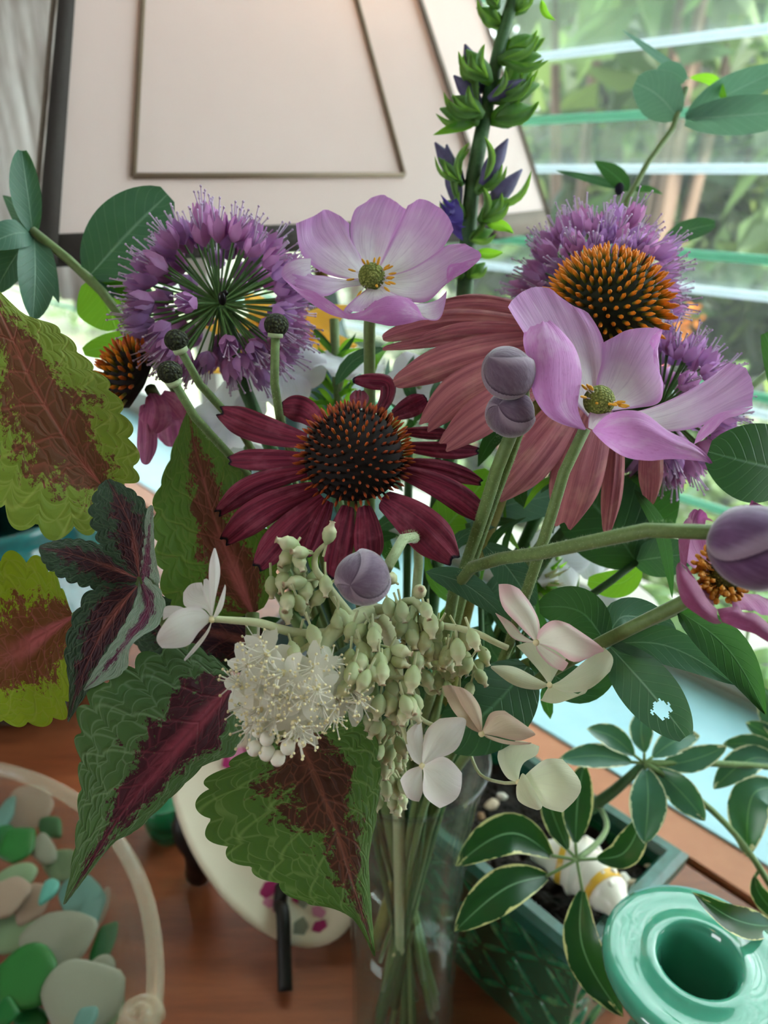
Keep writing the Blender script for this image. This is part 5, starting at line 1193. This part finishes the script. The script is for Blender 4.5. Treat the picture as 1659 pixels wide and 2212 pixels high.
floret('cream floret with pink edges at right', (1158, 1388), [
    [[(1110,1380,1),(1080,1340,2),(1070,1325,2)], [(1120,1375,1),(1090,1345,1),(1071,1324,2)], [(1130,1372,1),(1105,1345,1),(1074,1326,2)]],
    [[(1120,1350,2),(1085,1310,3),(1077,1262,4)], [(1140,1330,0),(1110,1290,1),(1100,1262,3)], [(1166,1350,1),(1150,1310,2),(1122,1272,3)]],
    [[(1166,1360,0),(1195,1340,-2),(1230,1348,-2)], [(1200,1385,-2),(1250,1385,-5),(1300,1398,-5)], [(1200,1405,-1),(1240,1430,-3),(1292,1410,-4)]],
    [[(1160,1405,0),(1185,1435,-1),(1215,1450,-2)], [(1175,1405,0),(1200,1425,-1),(1222,1443,-2)], [(1180,1400,0),(1205,1415,-1),(1228,1432,-2)]],
], m_hyp, .203)
floret('pale green cream floret under the pink edged one', (1187, 1480), [
    [[(1160,1490,0),(1110,1480,-1),(1062,1445,0)], [(1150,1475,-1),(1100,1455,-2),(1060,1440,0)], [(1160,1465,0),(1110,1440,0),(1066,1438,0)]],
    [[(1165,1450,2),(1130,1410,3),(1115,1395,4)], [(1190,1440,1),(1180,1400,2),(1170,1380,3)], [(1210,1440,2),(1230,1410,3),(1220,1385,4)]],
    [[(1210,1470,0),(1260,1430,-2),(1300,1395,-1)], [(1230,1480,-2),(1290,1460,-5),(1324,1420,-3)], [(1220,1495,-1),(1270,1490,-3),(1318,1450,-2)]],
    [[(1175,1500,0),(1170,1510,-1),(1165,1512,-1)], [(1195,1505,-1),(1200,1518,-2),(1210,1518,-2)], [(1220,1490,0),(1260,1500,-1),(1272,1484,-1)]],
], m_hyg, .213)
floret('white floret hanging lowest in front of the vase', (912, 1655), [
    [[(890,1640,1),(875,1590,1),(905,1558,2)], [(905,1640,0),(896,1590,-1),(908,1557,1)], [(912,1640,1),(914,1600,1),(911,1560,2)]],
    [[(912,1630,1),(920,1580,2),(950,1552,3)], [(930,1625,-1),(965,1580,-1),(1000,1550,2)], [(930,1645,1),(985,1620,1),(1006,1568,3)]],
    [[(920,1650,0),(960,1635,-1),(998,1670,-1)], [(925,1675,-3),(960,1710,-5),(990,1720,-4)], [(915,1670,-1),(915,1715,-2),(950,1746,-2)]],
    [[(905,1655,0),(880,1665,0),(864,1685,0)], [(905,1670,-2),(885,1710,-4),(880,1722,-3)], [(912,1670,-1),(913,1710,-2),(905,1732,-2)]],
], m_hyw, .198)
floret('tan pink floret folded beside the dark round leaf', (1040, 1585), [
    [[(1010,1570,0),(975,1530,1),(955,1482,2)], [(1020,1565,-1),(990,1520,0),(970,1480,1)], [(1030,1560,0),(1000,1510,1),(985,1482,2)]],
    [[(1022,1570,0),(995,1520,0),(978,1482,1)], [(1035,1560,-2),(1015,1510,-2),(1000,1486,0)], [(1042,1570,0),(1038,1530,0),(1020,1500,1)]],
    [[(1045,1570,0),(1060,1540,0),(1090,1535,0)], [(1070,1580,-2),(1110,1570,-3),(1150,1578,-2)], [(1070,1590,-1),(1120,1600,-2),(1152,1590,-2)]],
    [[(1060,1590,0),(1100,1600,-1),(1148,1604,-1)], [(1060,1594,1),(1100,1606,0),(1145,1607,0)], [(1056,1596,1),(1095,1608,1),(1140,1608,0)]],
], m_hyt, .202)
floret('greenish floret lowest at right above the planter', (1120, 1690), [
    [[(1095,1680,1),(1075,1640,2),(1080,1612,3)], [(1105,1650,1),(1110,1620,2),(1120,1600,3)], [(1130,1650,2),(1160,1630,3),(1165,1612,4)]],
    [[(1150,1660,0),(1180,1640,-2),(1215,1640,-2)], [(1160,1690,-2),(1215,1690,-5),(1256,1700,-4)], [(1150,1710,0),(1170,1740,-2),(1215,1755,-2)]],
    [[(1115,1700,-1),(1120,1730,-2),(1160,1750,-3)], [(1125,1685,-2),(1145,1720,-4),(1168,1748,-4)], [(1130,1670,-1),(1150,1700,-3),(1172,1740,-3)]],
], m_hyg, .222, stalk=[(1120,1690,.222),(1080,1690,.226),(1035,1670,.232),(1010,1600,.24)])

# ================================================================ GLASS VASE
vs_ = thing('glass_vase', 'tall clear glass vase holding the bouquet stems', 'vase', (VX, VY, 0))
mg = M('vase_clear_glass'); m_vase = mg.clear((.93, .97, .95, 1), .02, 1.5, body=.015, bodycol=lin('#dfe8e0'))
prof_o = [(.0001, .0), (.024, .0), (.0262, .003), (.0255, .02), (.0248, .06), (.0255, .12), (.0285, .165), (.0335, .192), (.0350, .198)]
prof_i = [(.0335, .1985), (.0318, .191), (.0268, .164), (.0238, .12), (.0230, .06), (.0235, .02), (.020, .012), (.0001, .011)]
obj('vase_wall', MB().lathe(prof_o + prof_i, 48, ctr=(VX, VY, 0)).mesh('vase_wall'), m_vase, vs_)
m_water = M('vase_water').clear((.90, .95, .91, 1), .01, 1.2)
obj('water', MB().lathe([(.0001, .0115), (.0198, .0122), (.0232, .02), (.0227, .06), (.0231, .098), (.0001, .098)], 40, ctr=(VX, VY, 0)).mesh('water'), m_water, vs_)

# ================================================================ GREEN PLANTER AND SCHEFFLERA
ZR = .098
def glaze(name, a, b, c, sc=60, rough=.12, coat=.6):
    m = M(name); n = m.noise(m.pos(), sc, 4, .6); return m.surf(m.ramp(n, [(.3, a), (.55, b), (.78, c)]), rough, spec=.5, coat=coat)
m_plg = glaze('planter_green_glaze', '#0f3a2a', '#1f5a3e', '#4f8a5a'); m_plr = glaze('planter_rim_glaze', '#123c2c', '#205040', '#3a706c', 40, .28, 0.0)
pl_s0, pl_s1, pl_p0, pl_p1 = .112, .335, .222, .312
plo = WP((pl_s0+pl_s1)/2, (pl_p0+pl_p1)/2, 0)
pln = thing('planter', 'rectangular green glazed planter with woven relief and blue green rim', 'planter', plo)
def rbox(ins0, z0, ins1, z1):
    "tapered open frame (outer and inner wall), one mesh"
    mb = MB(); th = .007
    def loop(i, z): return [WP(pl_s0 + i, pl_p0 + i, z), WP(pl_s1 - i, pl_p0 + i, z), WP(pl_s1 - i, pl_p1 - i, z), WP(pl_s0 + i, pl_p1 - i, z)]
    L = [loop(ins0, z0), loop(ins1, z1), loop(ins1 + th, z1), loop(ins0 + th, z0 + .006)]
    for a in range(3):
        for k in range(4):
            n = (k+1) % 4; mb.poly([L[a][k], L[a][n], L[a+1][n], L[a+1][k]])
    mb.poly(L[0][::-1]); mb.poly(L[3]); return mb
o = obj('planter_body', rbox(.010, .0, .003, ZR - .010).mesh('planter_body', False), m_plg, pln)
def rim():
    mb = MB()
    def loop(i, z): return [WP(pl_s0 + i, pl_p0 + i, z), WP(pl_s1 - i, pl_p0 + i, z), WP(pl_s1 - i, pl_p1 - i, z), WP(pl_s0 + i, pl_p1 - i, z)]
    L = [loop(0, ZR - .012), loop(-.001, ZR - .003), loop(.002, ZR), loop(.007, ZR), loop(.0095, ZR - .004), loop(.0095, ZR - .014)]
    for a in range(5):
        for k in range(4):
            n = (k+1) % 4; mb.poly([L[a][k], L[a][n], L[a+1][n], L[a+1][k]])
    return mb
obj('rim', rim().mesh('rim', False), m_plr, pln).modifiers.new('b', 'BEVEL').width = .0012
# basket-weave relief: each raised leaf-shaped stroke on the sides
m_plw = glaze('planter_relief_glaze', '#174a32', '#2c6a46', '#7f9a60', 90)
wv_me = MB().ball((0, 0, 0), 1, 8, 6, (1, .35, .28)).mesh('relief_stroke'); wv_me.materials.append(m_plw)
for row in range(5):
    for c in range(11):
        f = (c + .5)/11; z = .014 + row*.0155; ins = .010 - .007*z/ZR
        a = .65 if (c // 1 + row) % 2 == 0 else -.65
        p = WP(pl_s0 + ins + f*(pl_s1 - pl_s0 - 2*ins), pl_p0 + ins, z)
        obj('relief_stroke', wv_me, None, pln, Matrix.Translation(p) @ WROT @ Matrix.Rotation(a, 4, 'Y') @ Matrix.Diagonal((.0125, .005, .0085, 1)))
    for c in range(4):
        f = (c + .5)/4; z = .014 + row*.0155; ins = .010 - .007*z/ZR
        a = .65 if (c + row) % 2 == 0 else -.65
        p = WP(pl_s0 + ins, pl_p0 + ins + f*(pl_p1 - pl_p0 - 2*ins), z)
        obj('relief_stroke', wv_me, None, pln, Matrix.Translation(p) @ WROT @ Matrix.Rotation(math.pi/2, 4, 'Z') @ Matrix.Rotation(a, 4, 'Y') @ Matrix.Diagonal((.0095, .006, .0105, 1)))
ms_ = M('potting_soil'); sv = ms_.voro(ms_.pos(), 260, 'F1'); sn2 = ms_.noise(ms_.pos(), 180, 5, .7)
m_soil = ms_.surf(ms_.ramp(sn2, [(.35, '#120d0b'), (.6, '#2c221d'), (.75, '#4a3a31')]), .9, bump=ms_.bump(ms_.math('ADD', sv, sn2), 1.0, .004))
rs = np.random.RandomState(3)
ss, pp = np.linspace(pl_s0 + .0105, pl_s1 - .0105, 60), np.linspace(pl_p0 + .0105, pl_p1 - .0105, 26)
g = np.array([[tuple(WP(s, p, ZR - .016 + rs.uniform(-.0022, .0022))) for s in ss] for p in pp])
so = sheet('potting_soil', g, m_soil); tag(so, 'dark crumbly potting soil filling the green planter', 'soil', kind='stuff')
m_peb = [plain('pebble_%d' % i, c, .7) for i, c in enumerate(('#b9a48c', '#d8cfc2', '#8a6a4c', '#e5dccf'))]
for k, (px, py, r_, lb) in enumerate(((1062,1738,17,'tan pebble, largest at the far left of the planter soil'),(1085,1720,13,'whitish pebble right behind the largest tan one'),(1040,1765,12,'brown pebble at the left end of the planter'),(1348,1900,16,'pale pebble beside the dry leaf on the soil'),(1365,1908,12,'tan pebble touching the dry leaf'),(1475,1850,9,'small white pebble near the right end of the planter'),(1118,1785,10,'brown pebble left of the seashell tip'),(1150,1800,8,'small cream pebble behind the seashell tip'),(1400,1870,7,'tiny tan pebble behind the dry leaf'),(1210,1790,8,'small white pebble at the foot of the umbrella plant'))):
    p = G(px, py, ZR - .011); rr_ = random.Random(k); me = MB().ball((0,0,0), 1, 8, 6).mesh('pebble')
    for v in me.vertices: v.co *= rr_.uniform(.75, 1.15)
    t = obj('pebble', me, m_peb[k % 4], None, Matrix.Translation(p) @ Matrix.Rotation(rr_.uniform(0, 3), 4, 'Z') @ Matrix.Diagonal((r_*.42/F*1.2, r_*.42/F*.8, r_*.42/F*.6, 1)))
    tag(t, lb, 'pebble', 'pebbles on the planter soil')
# sea shell lying on the soil
m_shell = M('shell_cream'); m_shell = m_shell.surf(m_shell.mix(m_shell.noise(m_shell.pos(), 70), '#f2ebe2', '#dccdb8'), .28, spec=.5); m_shelly = plain('shell_yellow_band', '#dba93a', .35)
shl = thing('seashell', 'white knobbly spiral seashell with yellow bands lying on the planter soil', 'shell', G(1280, 1870, ZR - .014))
zs = ZR + .004
spn = [(1150,1835,.004),(1200,1850,.008),(1245,1868,.0125),(1275,1888,.0145),(1302,1915,.0115),(1325,1945,.0095),(1350,1975,.006),(1372,1995,.003)]
pts_ = [G(x, y, zs) for x, y, r_ in spn]
dense = cr(pts_, 40); rad = np.interp(np.linspace(0, 1, 40), np.linspace(0, 1, len(spn)), [q[2] for q in spn])
rad = [float(r_*(1 + .07*math.sin(i*.95))) for i, r_ in enumerate(rad)]
obj('shell_body', MB().tube([Vector(q) for q in dense], rad, 16).mesh('shell_body'), m_shell, shl)
for i0, i1 in ((9, 11), (24, 27)):
    obj('band', MB().tube([Vector(q) for q in dense[i0:i1+1]], [r_*1.03 for r_ in rad[i0:i1+1]], 16, cap=False).mesh('band'), m_shelly, shl)
kn = MB()
for k in range(9):
    p = Vector(dense[12 + 2*k]) + Vector((0.0, 0, rad[12 + 2*k]*.8)) + WN*rad[12+2*k]*.5*(1 if k % 2 else -.2)
    obj('knob', MB().ball(p, .0022, 8, 6).mesh('knob'), m_shell, shl)
# fallen leaf on soil
fl_ = sheet('fallen_leaf', blade([(1360,1862,.41),(1400,1900,.408),(1440,1918,.41)], 26, nu=5, nv=10, prof='pointed', cup=.5), plain('dry_pale_leaf', '#a9b8a4', .7, transl=.3))
tag(fl_, 'pale dry leaf lying on the planter soil', 'leaf')

# variegated schefflera
def vari(name, g1_, g2_, cream):
    m = M(name); m.uv(); n = m.noise(m.comb(m.math('MULTIPLY', m.u, 2.5), m.math('MULTIPLY', m.v, 6.0), m.math('MULTIPLY', m.rnd(), 20.0)), 1.0, 4, .6)
    e = m.math('ADD', m.math('MAXIMUM', m.au, m.math('SUBTRACT', m.math('MULTIPLY', m.v, 1.05), .1)), m.math('MULTIPLY', m.math('SUBTRACT', n, .5), .55))
    k = m.step(e, .90, .93); c = m.mix(n, g1_, g2_); c = m.mix(m.math('SUBTRACT', 1.0, m.step(m.au, 0, .06)), c, '#7fa87c')
    c = m.mix(k, c, cream); return m.surf(c, .3, transl=.18, tcol=m.mix(k, '#4f8f2a', '#e6e2a8'), spec=.5)
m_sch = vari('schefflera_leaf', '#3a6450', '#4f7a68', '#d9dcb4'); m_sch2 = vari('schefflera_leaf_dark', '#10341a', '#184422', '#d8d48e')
sch = thing('schefflera', 'variegated umbrella plant with cream edged leaflets growing in the green planter', 'houseplant', G(1290, 1740, ZR - .02))
soil = G(1215, 1775, ZR - .020)
n1, n2_, n3 = (1392, 1648, .330), (1246, 1857, .325), (1700, 1660, .34)
trunk = P(1290, 1735, .395)
add_stem(sch, [soil, P(1265, 1750, .415), trunk], [.0045, .0035], m_stem2, 12, 'trunk')
add_stem(sch, [trunk, P(1330, 1705, .37), P(*n1)], [.0032, .0018], m_stem2, 12, 'branch')
add_stem(sch, [trunk, P(1310, 1790, .365), P(*n2_)], .0013, m_stem, 12, 'petiole')
add_stem(sch, [P(*n1), P(1520, 1735, .325), P(1610, 1830, .330), P(1690, 1960, .335)], .0014, m_stem, 12, 'petiole')
add_stem(sch, [P(*n1), P(1560, 1650, .335), P(*n3)], .0014, m_stem, 12, 'petiole')
def leaflets(n, lst, mat):
    for (pts_, w) in lst:
        a = pts_[0]; st = [P(*n), P(n[0]*.4 + a[0]*.6, n[1]*.4 + a[1]*.6, (n[2]+a[2])/2), P(*a)]
        lf = sheet('leaflet', blade(pts_, w, nu=11, nv=18, prof='ellipse', cup=.18), mat, sch)
        obj('leaflet_stalk', MB().tube(st, .0007, 6, smooth_n=5).mesh('leaflet_stalk'), m_stem, lf)
leaflets(n1, [([(1368,1630,.330),(1320,1590,.326),(1266,1574,.322)], 50), ([(1362,1646,.330),(1290,1632,.326),(1204,1642,.322)], 52), ([(1396,1662,.329),(1400,1730,.320),(1392,1822,.316)], 78),
    ([(1416,1660,.329),(1470,1710,.322),(1522,1772,.320)], 64), ([(1425,1655,.331),(1500,1640,.330),(1570,1612,.330)], 52), ([(1410,1635,.331),(1460,1600,.334),(1510,1590,.338)], 54), ([(1392,1625,.332),(1385,1580,.336),(1390,1535,.342)], 50)], m_sch)
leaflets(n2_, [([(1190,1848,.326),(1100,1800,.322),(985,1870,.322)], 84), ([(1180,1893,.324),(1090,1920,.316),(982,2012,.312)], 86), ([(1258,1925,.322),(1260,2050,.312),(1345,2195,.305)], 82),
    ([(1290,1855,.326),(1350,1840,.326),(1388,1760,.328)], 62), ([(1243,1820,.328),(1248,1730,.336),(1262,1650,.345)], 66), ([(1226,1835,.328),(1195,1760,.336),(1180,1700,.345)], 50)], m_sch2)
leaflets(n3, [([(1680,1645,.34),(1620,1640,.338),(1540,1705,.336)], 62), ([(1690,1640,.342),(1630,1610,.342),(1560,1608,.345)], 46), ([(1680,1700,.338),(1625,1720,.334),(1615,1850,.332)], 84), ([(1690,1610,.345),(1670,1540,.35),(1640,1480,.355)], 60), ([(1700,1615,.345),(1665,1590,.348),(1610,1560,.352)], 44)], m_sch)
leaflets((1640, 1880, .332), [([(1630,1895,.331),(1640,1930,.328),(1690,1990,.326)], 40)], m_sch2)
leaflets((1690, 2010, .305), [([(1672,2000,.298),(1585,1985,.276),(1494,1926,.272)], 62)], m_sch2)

# pale leafy houseplant on the sill behind
m_pale = leaf_mat('pale_green_leaf', '#a9c79a', '#86ad7e', '#cfe2bd', .4, lin('#c6e89a'))
sh2 = thing('sill_plant', 'pale green leafy plant standing on the sill low in the window', 'houseplant', WP(.03, .50, .004))
rq = random.Random(12)
obj('plant_pot', MB().lathe([(.0001, .005), (.028, .005), (.036, .05), (.038, .06), (.034, .06), (.030, .045), (.0001, .044)], 24, ctr=tuple(WP(.03, .50, 0))).mesh('plant_pot'), m_frame, sh2)
for x1, y1, d1 in ((1290, 1190, .47), (1390, 1170, .48), (1480, 1210, .47), (1560, 1180, .48), (1640, 1240, .46), (1340, 1330, .46), (1490, 1360, .47), (1600, 1400, .46)):
    st = [WP(.03, .50, .045), P(1620, 1470, .485), P((1600 + x1)/2, (1440 + y1)/2, .478), P(x1, y1, d1)]
    add_stem(sh2, st, [.0018, .0009], m_stempale, 14)
    sp_ = cr(st, 40)
    for k in range(6):
        x, y, d = proj(Vector(sp_[17 + int(k*4.4)])); a = (2.2 if k % 2 else .1) + rq.uniform(-.5, .5) + .6*(k == 5); L = rq.uniform(55, 105)
        sheet('leaf', blade([(x, y, d), (x + L*.5*math.cos(a), y - L*.5*math.sin(a), d - .008), (x + L*math.cos(a), y - L*.8*math.sin(a), d + .002)], rq.uniform(20, 38), nu=5, nv=8, prof='pointed', cup=.2), m_pale, sh2)

# ================================================================ TEAL VASE (bottom right)
TC = G(1508, 2078, .158); TC.z = 0
m_teal = M('teal_glaze'); tn_ = m_teal.noise(m_teal.pos(), 50, 3, .5); m_teal = m_teal.surf(m_teal.mix(tn_, '#3f8e74', '#509f86'), .10, spec=.6, coat=.7)
tv = thing('teal_vase', 'glossy teal ceramic vase with wide flat lip at the bottom right', 'vase', TC)
pr = [(.0001,.0),(.026,.0),(.030,.006),(.033,.03),(.031,.06),(.022,.092),(.0175,.115),(.0185,.132),(.025,.143),(.0315,.150),(.0335,.1545),(.0332,.1575),(.0305,.159),(.026,.1582),(.0215,.1578),(.0185,.1592),(.0162,.1600),(.0146,.1590),(.0134,.155),(.0125,.145),(.0125,.12),(.015,.09),(.018,.05),(.016,.01),(.0001,.008)]
obj('vase_body', MB().lathe(pr, 56, ctr=TC).mesh('vase_body'), m_teal, tv)

# ================================================================ GLASS BOWL OF SEA GLASS (bottom left)
BCX, BCY, BZ, BR = -.305, .200, .060, .198
bw = thing('glass_bowl', 'large clear glass bowl with rolled rim full of sea glass', 'bowl', (BCX, BCY, 0))
m_bowl = M('bowl_glass').clear((.95, .965, .95, 1), .03, 1.55, body=.04, bodycol=lin('#e8e0d4'))
pb = [(.0001,.002),(.10,.002),(.13,.006),(.165,.028),(.188,.052),(.1955,.0585),(.200,.0605),(.2025,.058),(.2000,.0555),(.1915,.049),(.169,.0245),(.134,.0015),(.10,.0005),(.0001,.0005)]
pb = [(r_, z + .0005) for r_, z in pb]
obj('bowl_wall', MB().lathe(pb, 96, ctr=(BCX, BCY, 0)).mesh('bowl_wall'), m_bowl, bw)
m_rim = M('bowl_rim_glass').clear((.93, .93, .90, 1), .04, 1.6, body=.26, bodycol=lin('#f0e2c8'))  # clear rim: warm reflections put into a cream body colour
g = np.array([[(BCX + (.2000 + .0042*math.cos(b))*math.cos(a), BCY + (.2000 + .0042*math.cos(b))*math.sin(a), BZ + .0042*math.sin(b)) for b in np.linspace(0, 2*math.pi, 12, endpoint=False)] for a in np.linspace(0, 2*math.pi, 121)])
obj('rolled_rim', MB().grid(g, closed=True).mesh('rolled_rim'), m_rim, bw)
kc = G(300, 2200, BZ + .004)
cur = [kc + Vector((.0085*(1 - t*.09)*math.cos(t), .0085*(1 - t*.09)*math.sin(t), .0004*t)) for t in np.linspace(0, 9.0, 40)]
obj('handle_curl', MB().tube(cur, [.0036, .0030], 10).mesh('handle_curl'), m_rim, bw)
def frost(name, c, t=.45, body=.6):
    m = M(name); n = m.noise(m.pos(), 350, 3, .6); return m.surf(m.mix(n, c, c), .42, transl=t, tcol=lin(c), bump=m.bump(n, .12, .0005), spec=.45, sss=0.0)
SG = {'w': frost('sea_glass_white', '#a3a692'), 'g': frost('sea_glass_green', '#2f7434', .35), 'd': frost('sea_glass_deep_green', '#1f6a30', .3), 'a': frost('sea_glass_aqua', '#78a296'), 't': frost('sea_glass_teal', '#6fb8a8'), 'p': frost('sea_glass_pink', '#b09a86'), 'o': frost('sea_glass_olive', '#8fa882')}
def pebble_glass(px, py, w, h, ang, col, z, label, tilt=(0, 0), seed=0):
    p = G(px, py, z); d = (p - EYE).dot(FWD); r = random.Random(seed + int(px*7 + py)); k = d/F
    mb = MB(); n = 28; m_ = r.choice((5, 6, 7)); off = r.uniform(0, 6.28)
    ed = [(off + 2*math.pi*(i + r.uniform(-.25, .25))/m_, r.uniform(.72, 1.0)) for i in range(m_)]
    def rad(a): return sum(max(0, math.cos(a - x)/y)**9 for x, y in ed)**(-1/9)
    rows = [(.0001, .5), (.6, .5), (.88, .40), (1.0, .12), (1.0, -.12), (.88, -.40), (.6, -.5), (.0001, -.5)]
    T_ = .0042
    g = np.array([[(q*rad(2*math.pi*i/n)*math.cos(2*math.pi*i/n), q*rad(2*math.pi*i/n)*math.sin(2*math.pi*i/n), zz) for i in range(n)] for q, zz in rows])
    me = mb.grid(g, closed=True, flip=True).mesh('sea_glass')
    o = obj('sea_glass', me, SG[col], None, Matrix.Translation(p) @ Matrix.Rotation(tilt[0], 4, 'X') @ Matrix.Rotation(tilt[1], 4, 'Y') @ Matrix.Rotation(-ang, 4, 'Z') @ Matrix.Diagonal((w*k/2, h*k/2*1.25, T_, 1)))
    tag(o, label, 'sea glass', 'sea glass pieces in the glass bowl')
LG = [
 (60,2110,150,120,.3,'g',.052,'large green sea glass piece, biggest in the bowl',(.25,.1)),
 (175,2150,210,130,.15,'w',.050,'big whitish sea glass slab at the lower right of the bowl',(.3,.1)),
 (130,2025,190,110,-.1,'w',.046,'broad grey white sea glass slab in the middle of the bowl',(.3,-.1)),
 (38,1825,80,70,.2,'g',.050,'bright green sea glass lump high in the bowl',(.2,.1)),
 (2,1815,60,80,.0,'d',.048,'deep green sea glass piece at the left frame edge, upper',(.1,.2)),
 (20,1905,120,60,-.5,'o',.046,'olive green curved sea glass shard left of centre',(.3,0)),
 (8,1945,80,90,.2,'p',.048,'pinkish sea glass piece at the left frame edge, middle',(.2,.1)),
 (95,1835,90,40,.9,'w',.045,'clear pale sea glass sliver right of the bright green lump',(.4,.1)),
 (112,1790,70,40,.7,'d',.040,'dark green sea glass shard near the far rim',(.3,0)),
 (105,1925,40,50,.2,'t',.054,'small teal sea glass bead in the middle',(.2,0)),
 (170,1930,110,70,-.2,'a',.046,'aqua sea glass piece under the long coleus leaf',(.3,0)),
 (185,1985,60,110,.1,'a',.042,'upright aqua sea glass shard at the right of the bowl',(.3,.3)),
 (60,1740,120,90,.2,'p',.036,'pale pink sea glass slab at the far side of the bowl',(.4,0)),
 (8,1765,40,80,.1,'a',.046,'mint sea glass chip at the far left',(.3,0)),
 (70,1950,90,80,.4,'p',.042,'tan sea glass piece beside the teal bead',(.3,0)),
 (186,2205,50,60,.1,'a',.056,'small mint sea glass cone at the bottom',(.2,0)),
 (220,2095,70,60,.3,'w',.044,'clear sea glass pebble by the right rim',(.3,.2)),
 (225,2040,50,90,.1,'d',.034,'dark green sea glass piece wedged under the right rim',(.3,.4)),
 (10,2190,70,50,.2,'d',.050,'dark green sea glass chip at the bottom left corner',(.2,0)),
 (70,2200,90,50,.3,'d',.040,'green sea glass piece beneath the big green one',(.2,0)),
 (215,1965,40,90,.2,'p',.036,'amber tinted sea glass sliver against the bowl wall',(.3,.4)),
 (140,1870,120,60,.4,'o',.036,'greyish green sea glass piece in the shade of the coleus leaf',(.3,.1)),
 (30,2010,130,90,.1,'o',.036,'grey green sea glass slab beneath the pinkish piece',(.2,0)),
 (240,2180,60,90,.1,'o',.036,'olive sea glass shard in front by the rim',(.3,.4)),
]
for i, q in enumerate(LG): pebble_glass(q[0], q[1], q[2], q[3], q[4], q[5], q[6], q[7], q[8], i)

# ================================================================ TEAL POT behind the coleus, OVAL DISH ON BLACK STAND
m_pot = glaze('dark_teal_glaze', '#123c40', '#1e5c5e', '#2f7a78', 20, .15)
PC = Vector((-.315, .560, 0))
pt = thing('teal_pot', 'dark teal glazed round pot at the back left of the desk', 'pot', PC)
obj('pot_body', MB().lathe([(.0001,.001),(.055,.001),(.06,.006),(.095,.04),(.108,.085),(.098,.13),(.075,.155),(.072,.168),(.079,.176),(.074,.178),(.067,.168),(.068,.155),(.09,.12),(.09,.05),(.05,.01),(.0001,.01)], 40, ctr=PC).mesh('pot_body'), m_pot, pt)

dc = P(575, 1772, .452)
dn = V(.10, .12, .98); du = (RIGHT*.53 - UP*.85); du = (du - dn*du.dot(dn)).normalized(); dv_ = dn.cross(du).normalized()
dsh = thing('oval_dish', 'cream oval dish printed with magenta flowers leaning on a black stand', 'dish', dc - UP*.06)
A_, B_ = .0785, .0440
rows = [(.0, -.006), (.35, -.006), (.62, -.0055), (.78, -.003), (.92, .001), (1.0, .003), (1.01, .0018), (.95, -.001), (.80, -.006), (.62, -.0085), (.35, -.009), (0, -.009)]
g = np.array([[tuple(dc + du*(A_*max(q, 1e-4)*math.cos(a)) + dv_*(B_*max(q, 1e-4)*math.sin(a)) + dn*z) for a in np.linspace(0, 2*math.pi, 48, endpoint=False)] for q, z in rows])
m_dish = plain('dish_cream_glaze', '#ded2bb', .25, spec=.5, coat=.3)
obj('dish_body', MB().grid(g, closed=True).mesh('dish_body'), m_dish, dsh)
m_mag = plain('dish_magenta', '#9c2a62', .3); m_gry = plain('dish_grey_green', '#8c907e', .3); m_lt = plain('dish_pale_pink', '#c8809c', .3)
rd = random.Random(9)
for k in range(48):
    a = rd.uniform(-1.2, 3.4); q = rd.uniform(.50, .88)
    lo_ = np.interp(q, [.35, .62, .78, .92, 1], [-.006, -.0055, -.003, .001, .003])
    c = dc + du*(A_*q*math.cos(a)) + dv_*(B_*q*math.sin(a)) + dn*(lo_ + .0016)
    s_ = rd.uniform(.0035, .0060); m_ = m_mag if k % 3 == 0 else (m_gry if k % 3 == 1 else m_lt)
    f = MB(); n = 9; e1_ = (du*math.cos(k) + dv_*math.sin(k)); e2_ = dn.cross(e1_)
    f.poly([c + e1_*(s_*(1 + .12*math.cos(5*t))*math.cos(t)) + e2_*(s_*.7*(1 + .12*math.cos(5*t))*math.sin(t)) for t in np.linspace(0, 2*math.pi, 14, endpoint=False)])
    obj('printed_flower' if m_ is not m_gry else 'printed_leaf', f.mesh('printed_flower', False), m_, dsh)
m_iron = plain('black_iron', '#0b0a0a', .5, spec=.4)
stn = thing('dish_stand', 'black wrought iron easel holding the oval dish', 'stand', G(520, 1990, 0))
ra = G(616, 2142, .0045)
obj('front_foot', MB().tube([ra, ra.lerp(P(612, 1985, .442), .5), P(611, 1972, .440), P(604, 1955, .446)], .0042, 10, smooth_n=14).mesh('front_foot'), m_iron, stn)
lf_ = G(428, 1885, .006)
obj('side_foot', MB().tube([lf_, P(430, 1840, .478), P(398, 1785, .47), P(430, 1720, .475), P(520, 1690, .480)], [.0085, .0095, .0080, .0060, .005], 12, smooth_n=18).mesh('side_foot'), m_iron, stn)
bk = Vector((-.055, .46, .004))
obj('back_leg', MB().tube([P(560, 1740, .475), bk.lerp(P(560, 1740, .475), .4), bk], .0040, 10, smooth_n=10).mesh('back_leg'), m_iron, stn)
obj('crossbar', MB().tube([P(520, 1690, .480), P(560, 1740, .476), P(606, 1850, .464), P(604, 1955, .446)], .0040, 10, smooth_n=14).mesh('crossbar'), m_iron, stn)
# small green glass cup behind the coleus tip
gc = G(372, 1795, 0)
cup = thing('glass_cup', 'small emerald glass votive cup beside the black stand', 'cup', gc)
obj('cup_wall', MB().lathe([(.0001,.001),(.014,.001),(.017,.01),(.019,.034),(.0175,.034),(.015,.012),(.0001,.006)], 24, ctr=gc).mesh('cup_wall'), M('emerald_glass').clear((.35, .75, .55, 1), .05, 1.5, body=.25, bodycol=lin('#2f8a62')), cup)
obj('candle_wax', MB().lathe([(.0001,.0065),(.0135,.0065),(.0150,.022),(.0001,.023)], 20, ctr=gc).mesh('candle_wax'), plain('wax_green', '#2c7a58', .5), cup)
